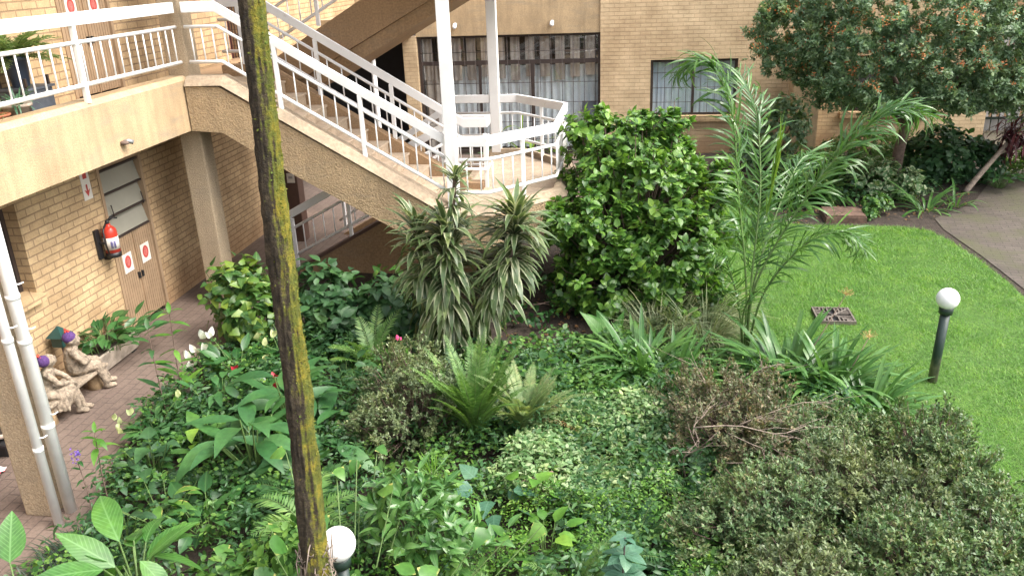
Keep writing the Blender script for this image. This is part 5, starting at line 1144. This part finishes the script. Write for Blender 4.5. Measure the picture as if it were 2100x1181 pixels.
# ---- ground cover (nobody could count it)
def inpoly(P, poly):
    x, y = P[:, 0], P[:, 1]; c = np.zeros(len(P), bool); n = len(poly)
    for i in range(n):
        x0, y0 = poly[i]; x1, y1 = poly[(i+1) % n]
        c ^= ((y0 > y) != (y1 > y)) & (x < (x1-x0)*(y-y0)/((y1-y0) if y1 != y0 else 1e-9)+x0)
    return c
def hfield(P, s, k): return np.array([mn.noise(Vector((p[0]*s+k, p[1]*s, k*1.7))) for p in P])
def cover(name, label, poly, dens, size, tpls, m, h0, h1, seed, tilt=.6, thr=None, ns=2.2, k=1, clump=1.2):
    rg = np.random.default_rng(seed); q = np.array(poly); lo, hi = q.min(0), q.max(0); n = int((hi-lo).prod()*dens)
    P = lo+(hi-lo)*rg.random((n, 2)); P = P[inpoly(P, poly)]; hf = hfield(P, ns, seed*.37)
    if thr is not None: s_ = hf > thr; P, hf = P[s_], hf[s_]
    hmax = np.clip(h0+(h1-h0)*(.5+hf*clump), .04, None); z = hmax*(1-.75*rg.random(len(P))**2.2)
    P3 = np.c_[P, z]; n = len(P3); az = rg.uniform(0, 6.283, n); D = np.c_[np.cos(az), np.sin(az), rg.normal(size=n)*.35+.05]
    a = Acc(); a.leaves(tpls, P3, D, UPV+rg.normal(size=(n, 3))*tilt*.6, size*rg.uniform(.55, 1.2, n), rg)
    o = a.build(name, m); return tag(o, label, 'ground cover', kind='stuff')
BED = [(-4.38, 2.8), (-4.4, 5.2), (-4.68, 6.0), (-4.9, 7.0), (-4.95, 8.0), (-4.9, 9.2), (-3.5, 9.2), (-2.4, 8.4), (-.6, 8.2), (.6, 8.9), (1.0, 8.6), (2.2, 7.3), (2.75, 6.2), (2.75, 2.8)]
cover('ground_cover', 'mixed mid green leafy ground cover through the whole bed', BED, 560, .06, T_ov+T_la, L['cover'], .10, .34, 130, 1., ns=1.6)
cover('ground_cover', 'bright round leaved weeds in patches through the bed', BED, 900, .045, T_round, L['cover'], .12, .34, 138, .8, thr=.12, ns=2.4)
cover('ground_cover', 'narrow leaved dark green weeds in patches through the bed', BED, 900, .085, T_la, L['fern_dark'], .14, .40, 139, 1.2, thr=.08, ns=2.0)
cover('ground_cover', 'dark leafy undergrowth filling the bed', BED, 260, .095, T_heart, L['hydrangea'], .06, .26, 131, .8, thr=0., ns=1.3)
cover('ground_cover', 'fine bright feathery undergrowth in the lower bed', [(-2.6, 3.0), (-1.2, 5.6), (.2, 6.0), (1.0, 5.2), (1.2, 3.0)], 4200, .035, T_chip, L['cover_bright'], .16, .42, 132, 1., thr=-.08, ns=2.6)
cover('ground_cover', 'pale variegated low ground cover in the centre of the bed', [(-1.15, 5.75), (-.9, 6.9), (-.45, 7.5), (.25, 7.3), (.45, 6.6), (.35, 5.9), (-.3, 5.5)], 4200, .062, T_chip+T_ov[:1], L['cover_pale'], .22, .38, 133, .9, ns=2.)
cover('ground_cover', 'green rounded leaves between the fern and the strap leaved clump', [(-1.6, 7.0), (-1.7, 8.3), (-.9, 8.9), (-.1, 8.9), (.3, 8.0), (.2, 7.4), (-.4, 7.2)], 1200, .085, T_ov, L['cover'], .16, .34, 134, .8, ns=2.)
cover('ground_cover', 'lobed pale leaves spilling toward the walkway', [(-4.35, 5.2), (-4.8, 7.0), (-3.6, 7.0), (-3.4, 5.0)], 380, .09, T_heart, L['hydrangea'], .10, .34, 135, .8, ns=1.8)
cover('leaf_litter', 'dry fallen leaves on the dark soil', [(-3.2, 7.6), (-3.2, 10.5), (1.2, 10.5), (1.2, 8.4), (-1, 7.8)], 60, .06, T_ov, L['dead'], .01, .04, 136, .3)
cover('leaf_litter', 'dry leaves and debris on the back border soil', [(2.3, 13.95), (2.3, 18.8), (7.2, 18.8), (5.9, 15.3), (5.0, 14.2)], 50, .06, T_ov, L['dead'], .01, .04, 137, .3)
cover('ground_cover', 'dark low leaves covering the back border under the flowering tree', [(2.4, 14.8), (2.4, 18.9), (7.0, 18.9), (6.6, 17), (5.7, 15.6), (4.9, 15.0)], 260, .10, T_ov, L['hydrangea'], .08, .34, 141, .8, thr=-.15, ns=1.5)
# ---- lawn blades
def lawn():
    rg = np.random.default_rng(140); q = np.array(LAWN); lo, hi = np.array([1.0, 4.6]), q.max(0); n = int((hi-lo).prod()*8500)
    P = lo+(hi-lo)*rg.random((n, 2)); 
    P = P[rg.random(len(P)) < np.clip(1.25-(P[:, 1]-6)/16, .45, 1)]; pj = P+rg.normal(size=P.shape)*.025; ok = inpoly(pj, LAWN) & ~((abs(P[:, 0]-2.485) < .22) & (abs(P[:, 1]-10.0) < .22)); P = P[ok]; n = len(P)
    az = rg.uniform(0, 6.283, n); el = np.radians(rg.uniform(15, 80, n)); D = np.c_[np.cos(el)*np.cos(az), np.cos(el)*np.sin(az), np.sin(el)]
    hf = hfield(P[:, :2], 1.3, 3.)
    a = Acc(); a.leaves([blade(.09, .4), blade(.08, .6)], np.c_[P, np.full(n, .012)], D, np.tile(UPV, (n, 1)), (.042+.020*hf)*rg.uniform(.6, 1.3, n)*np.clip(.8+(P[:, 1]-5)*.04, .9, 1.4), rg, 1.1)
    tag(a.build('grass', L['grass'], smooth=False), 'short bright green kikuyu grass of the lawn', 'grass', kind='stuff')
lawn()

# ---- back border
def crown_ex(t, rg, P, O):
    s = (O[:, 2] > -.05) & (rg.random(len(P)) < .045); Q, OO = P[s], O[s]; k = 14
    a = Acc(); a.leaves(T_chip, np.repeat(Q+OO*.03, k, 0)+rg.normal(size=(len(Q)*k, 3))*.035, rg.normal(size=(len(Q)*k, 3)), rg.normal(size=(len(Q)*k, 3)), .045, rg); a.build('orange_flowers', L['orange'], t)
    mb = MB(); mb.tube([(4.9, 16.5, 0), (4.95, 16.45, .8), (5.05, 16.4, 1.6), (5.1, 16.4, 2.4)], [.12, .10, .09, .06], 10)
    for x, y, z in ((3.2, 16.3, 2.5), (6.6, 16.4, 2.6), (4.3, 15.6, 2.4), (5.8, 15.7, 2.4), (5.0, 17.2, 2.8)): mb.tube([(5.0, 16.45, 1.2), ((5+x)/2, (16.4+y)/2, 1.9), (x, y, z)], [.08, .055, .03], 7)
    mb.build('trunk', M['bark_twig'], t)
shrub('flowering_tree', 'dense round tree covered in small orange flower clusters at the upper right', 'tree',
      [(5.0, 16.4, 3.2, 2.3, 1.8, 1.35), (3.15, 16.4, 2.85, 1.0, .9, .75), (7.0, 16.5, 3.0, 1.4, 1.3, 1.15), (4.2, 15.7, 2.5, 1.25, 1.0, .85), (5.8, 15.6, 2.55, 1.25, 1.0, .85), (2.75, 16.5, 2.95, .5, .45, .35), (6.9, 15.9, 2.35, .9, .8, .7), (3.6, 15.8, 2.25, .65, .6, .5), (5.0, 15.5, 2.1, 1.1, .8, .5), (4.9, 15.2, 2.5, 1.0, .6, .6), (6.1, 15.5, 2.1, .8, .7, .5), (4.3, 15.3, 2.1, .7, .5, .4), (5.5, 15.1, 2.15, .8, .5, .4)],
      26000, 7, .078, T_chip, L['crown'], (4.9, 16.5), 0, 20, 85, .4, .0, .5, seed=150, off=.45, extra=crown_ex, spray=(15, .24))
shrub('shrub', 'dark green shrub behind the palm against the wall', 'shrub', [(3.0, 17.7, .8, .6, .5, .8), (2.5, 17.9, .5, .5, .4, .5)], 420, 6, .10, T_ov, L['crown'], (2.9, 17.8), 14, 25, 90, .4, .2, .5, seed=151)
shrub('shrub', 'dark green broad leaved shrub at the right end of the back border', 'shrub', [(5.85, 16.9, .5, .8, .6, .55), (6.45, 16.7, .4, .5, .45, .45)], 420, 5, .14, T_ov, L['hydrangea'], (6.0, 17.2), 12, 30, 95, .5, .2, .5, seed=152)
shrub('shrub', 'bright fine leaved shrub against the brick wall in the back border', 'shrub', [(4.6, 17.5, .45, .8, .5, .5), (5.3, 17.7, .4, .5, .45, .45), (4.0, 17.2, .35, .5, .4, .4)], 800, 7, .07, T_chip, L['fern'], (5.0, 17.9), 12, 30, 95, .6, .2, .5, seed=153)
shrub('variegated_shrub', 'cream variegated leafy plant in the back border', 'shrub', [(4.4, 15.7, .38, .5, .4, .36), (4.85, 15.4, .3, .35, .3, .28)], 170, 4, .15, T_ov, L['varieg'], (4.5, 15.5), 8, 35, 95, .6, .1, .5, seed=154, twm='stem_green')
shrub('shrub', 'low rounded leaved plant at the front of the back border', 'shrub', [(4.1, 14.55, .18, .28, .2, .2), (3.95, 14.2, .1, .12, .1, .12)], 110, 4, .075, T_ov, L['cover'], (4.1, 14.5), 6, 35, 95, .6, .1, .5, seed=155, twm='stem_green')
for i, (x, y, n, l, lab, mt) in enumerate(((5.0, 14.75, 26, .75, 'pale green strap leaved plant sprawling at the front of the back border', 'agap'), (5.6, 15.1, 18, .6, 'sparse strap leaved plant beside the driveway edge', 'agap'), (3.3, 15.6, 110, 1.1, 'tall arching strap leaved plant behind the brick block', 'palm'), (2.75, 15.3, 100, 1.1, 'tall arching strap leaved plant behind the palm near the lawn corner', 'palm'), (3.8, 16.5, 100, 1.0, 'strap leaved plant under the flowering tree', 'palm'), (1.75, 13.2, 60, .7, 'tall grassy clump at the far end of the lawn behind the palm', 'palm'))):
    strap_clump('strap_plant', lab, (x, y, 0), n, l, T_strap, L[mt], 'plant', 25, 80, .14, 160+i, 'strap leaved plants of the back border')
broad('broadleaf_plant', 'glossy bushy plant at the foot of the leaning dark red cordyline', (6.75, 16.3, 0), 30, .32, T_la, L['lily'], .3, 20, 75, 170)
shrub('variegated_shrub', 'yellow green leafy shrub right of the leaning cordyline at the picture edge', 'shrub', [(7.75, 16.9, .55, .5, .45, .5), (8.3, 17.2, .6, .5, .4, .55), (7.3, 17.3, .3, .4, .3, .3)], 420, 5, .12, T_la, L['pothos'], (7.8, 17.0), 10, 30, 95, .5, .1, .5, seed=156)
def cordy():
    rg = np.random.default_rng(171); t = thing('cordyline', 'leaning cordyline with dark red and yellow green leaves near the gate', 'plant', (6.0, 16.0, 0)); a = Acc(); a2 = Acc(); mb = MB()
    S = spline([(6.05, 16.0, 0), (6.3, 16.1, .32), (6.6, 16.25, .65), (6.85, 16.35, .95)], 14); mb.tube([tuple(p) for p in S], list(np.linspace(.055, .035, 14)), 9)
    S2 = spline([(6.6, 16.25, .65), (7.1, 16.3, .9), (7.5, 16.3, 1.0)], 10); mb.tube([tuple(p) for p in S2], .03, 7)
    for acc, c, n in ((a, (6.85, 16.4, 1.0), 110), (a, (7.05, 16.3, .9), 60), (a2, (7.45, 16.3, 1.05), 150), (a2, (7.8, 16.5, .85), 130), (a2, (7.3, 16.6, 1.25), 90)):
        az = rg.uniform(0, 6.283, n); el = np.radians(rg.uniform(-40, 70, n)); P = np.array(c)+rg.normal(size=(n, 3))*[.1, .1, .12]
        acc.leaves(T_strap2, P, np.c_[np.cos(el)*np.cos(az), np.cos(el)*np.sin(az), np.sin(el)], np.tile(UPV, (n, 1)), rg.uniform(.25, .45, n), rg)
    a.build('red_foliage', L['cordy'], t); a2.build('yellow_green_foliage', L['varieg'], t); mb.build('trunk', M['bark_pale'], t)
cordy()
stalk('flower_stalk', 'thin dried flower stalk before the brick wall in the back border', (5.5, 17.5, 0), (5.75, 17.5, 1.25), 3, .15, T_la, L['dead'], 172, 'bark_twig', t0=.85, n_tip=5)
stalk('flower_stalk', 'second thin dried stalk leaning left before the brick wall', (5.2, 17.5, 0), (4.95+.35, 17.5, 1.15), 3, .15, T_la, L['dead'], 173, 'bark_twig', t0=.85, n_tip=5)
# ---- potted plants
fern('potted_fern', 'airy light green plant in the blue pot on the balcony', (-6.14, 7.86, FZ+.6), 46, .50, .10, L['fern_pale'], 24, 180, 5, 75, .8, cat='plant', jit=.2)
strap_clump('spider_plant', 'grey green potted plant low on the balcony floor', (-5.95, 7.48, FZ+.2), 40, .28, T_strap, L['bluish'], 'plant', 20, 85, .06, 181)
strap_clump('succulent', 'small pale pink and green plant in the pink balcony pot', (-6.0, 7.22, FZ+.14), 30, .14, T_strap2, L['varieg'], 'plant', 10, 85, .06, 182)
shrub('variegated_shrub', 'yellow variegated bushy plant behind the near drainpipes', 'shrub', [(-6.1, 6.7, .55, .2, .25, .3)], 70, 4, .10, T_ov, L['varieg'], (-6.1, 6.7), 8, 35, 95, .6, .1, .4, seed=183)
stalk('bonsai_tree', 'gnarled little tree growing in the stone bowl', (-6.08, 6.34, .23), (-6.0, 6.25, .62), 8, .09, T_ov, L['varieg'], 184, 'bark_twig', .018, t0=.5)
broad('potted_palm', 'bright green potted palm in front of the sliding door', (-1.95, 15.6, .33), 16, .5, T_strap2, L['spear'], .8, 60, 88, 185, W=1.2, lel=(10, 70), pr=.012)
strap_clump('aloe', 'blue green aloe in a pot before the sliding door', (-2.45, 15.3, .27), 26, .55, [leaf(.16, 6, 'lance', .2, d) for d in (.3, .7)], L['bluish'], 'plant', 25, 85, .06, 186)
broad('house_plant', 'dark potted foliage before the curtained door', (-2.75, 16.4, .3), 26, .3, T_la, L['hydrangea'], .5, 40, 88, 187)
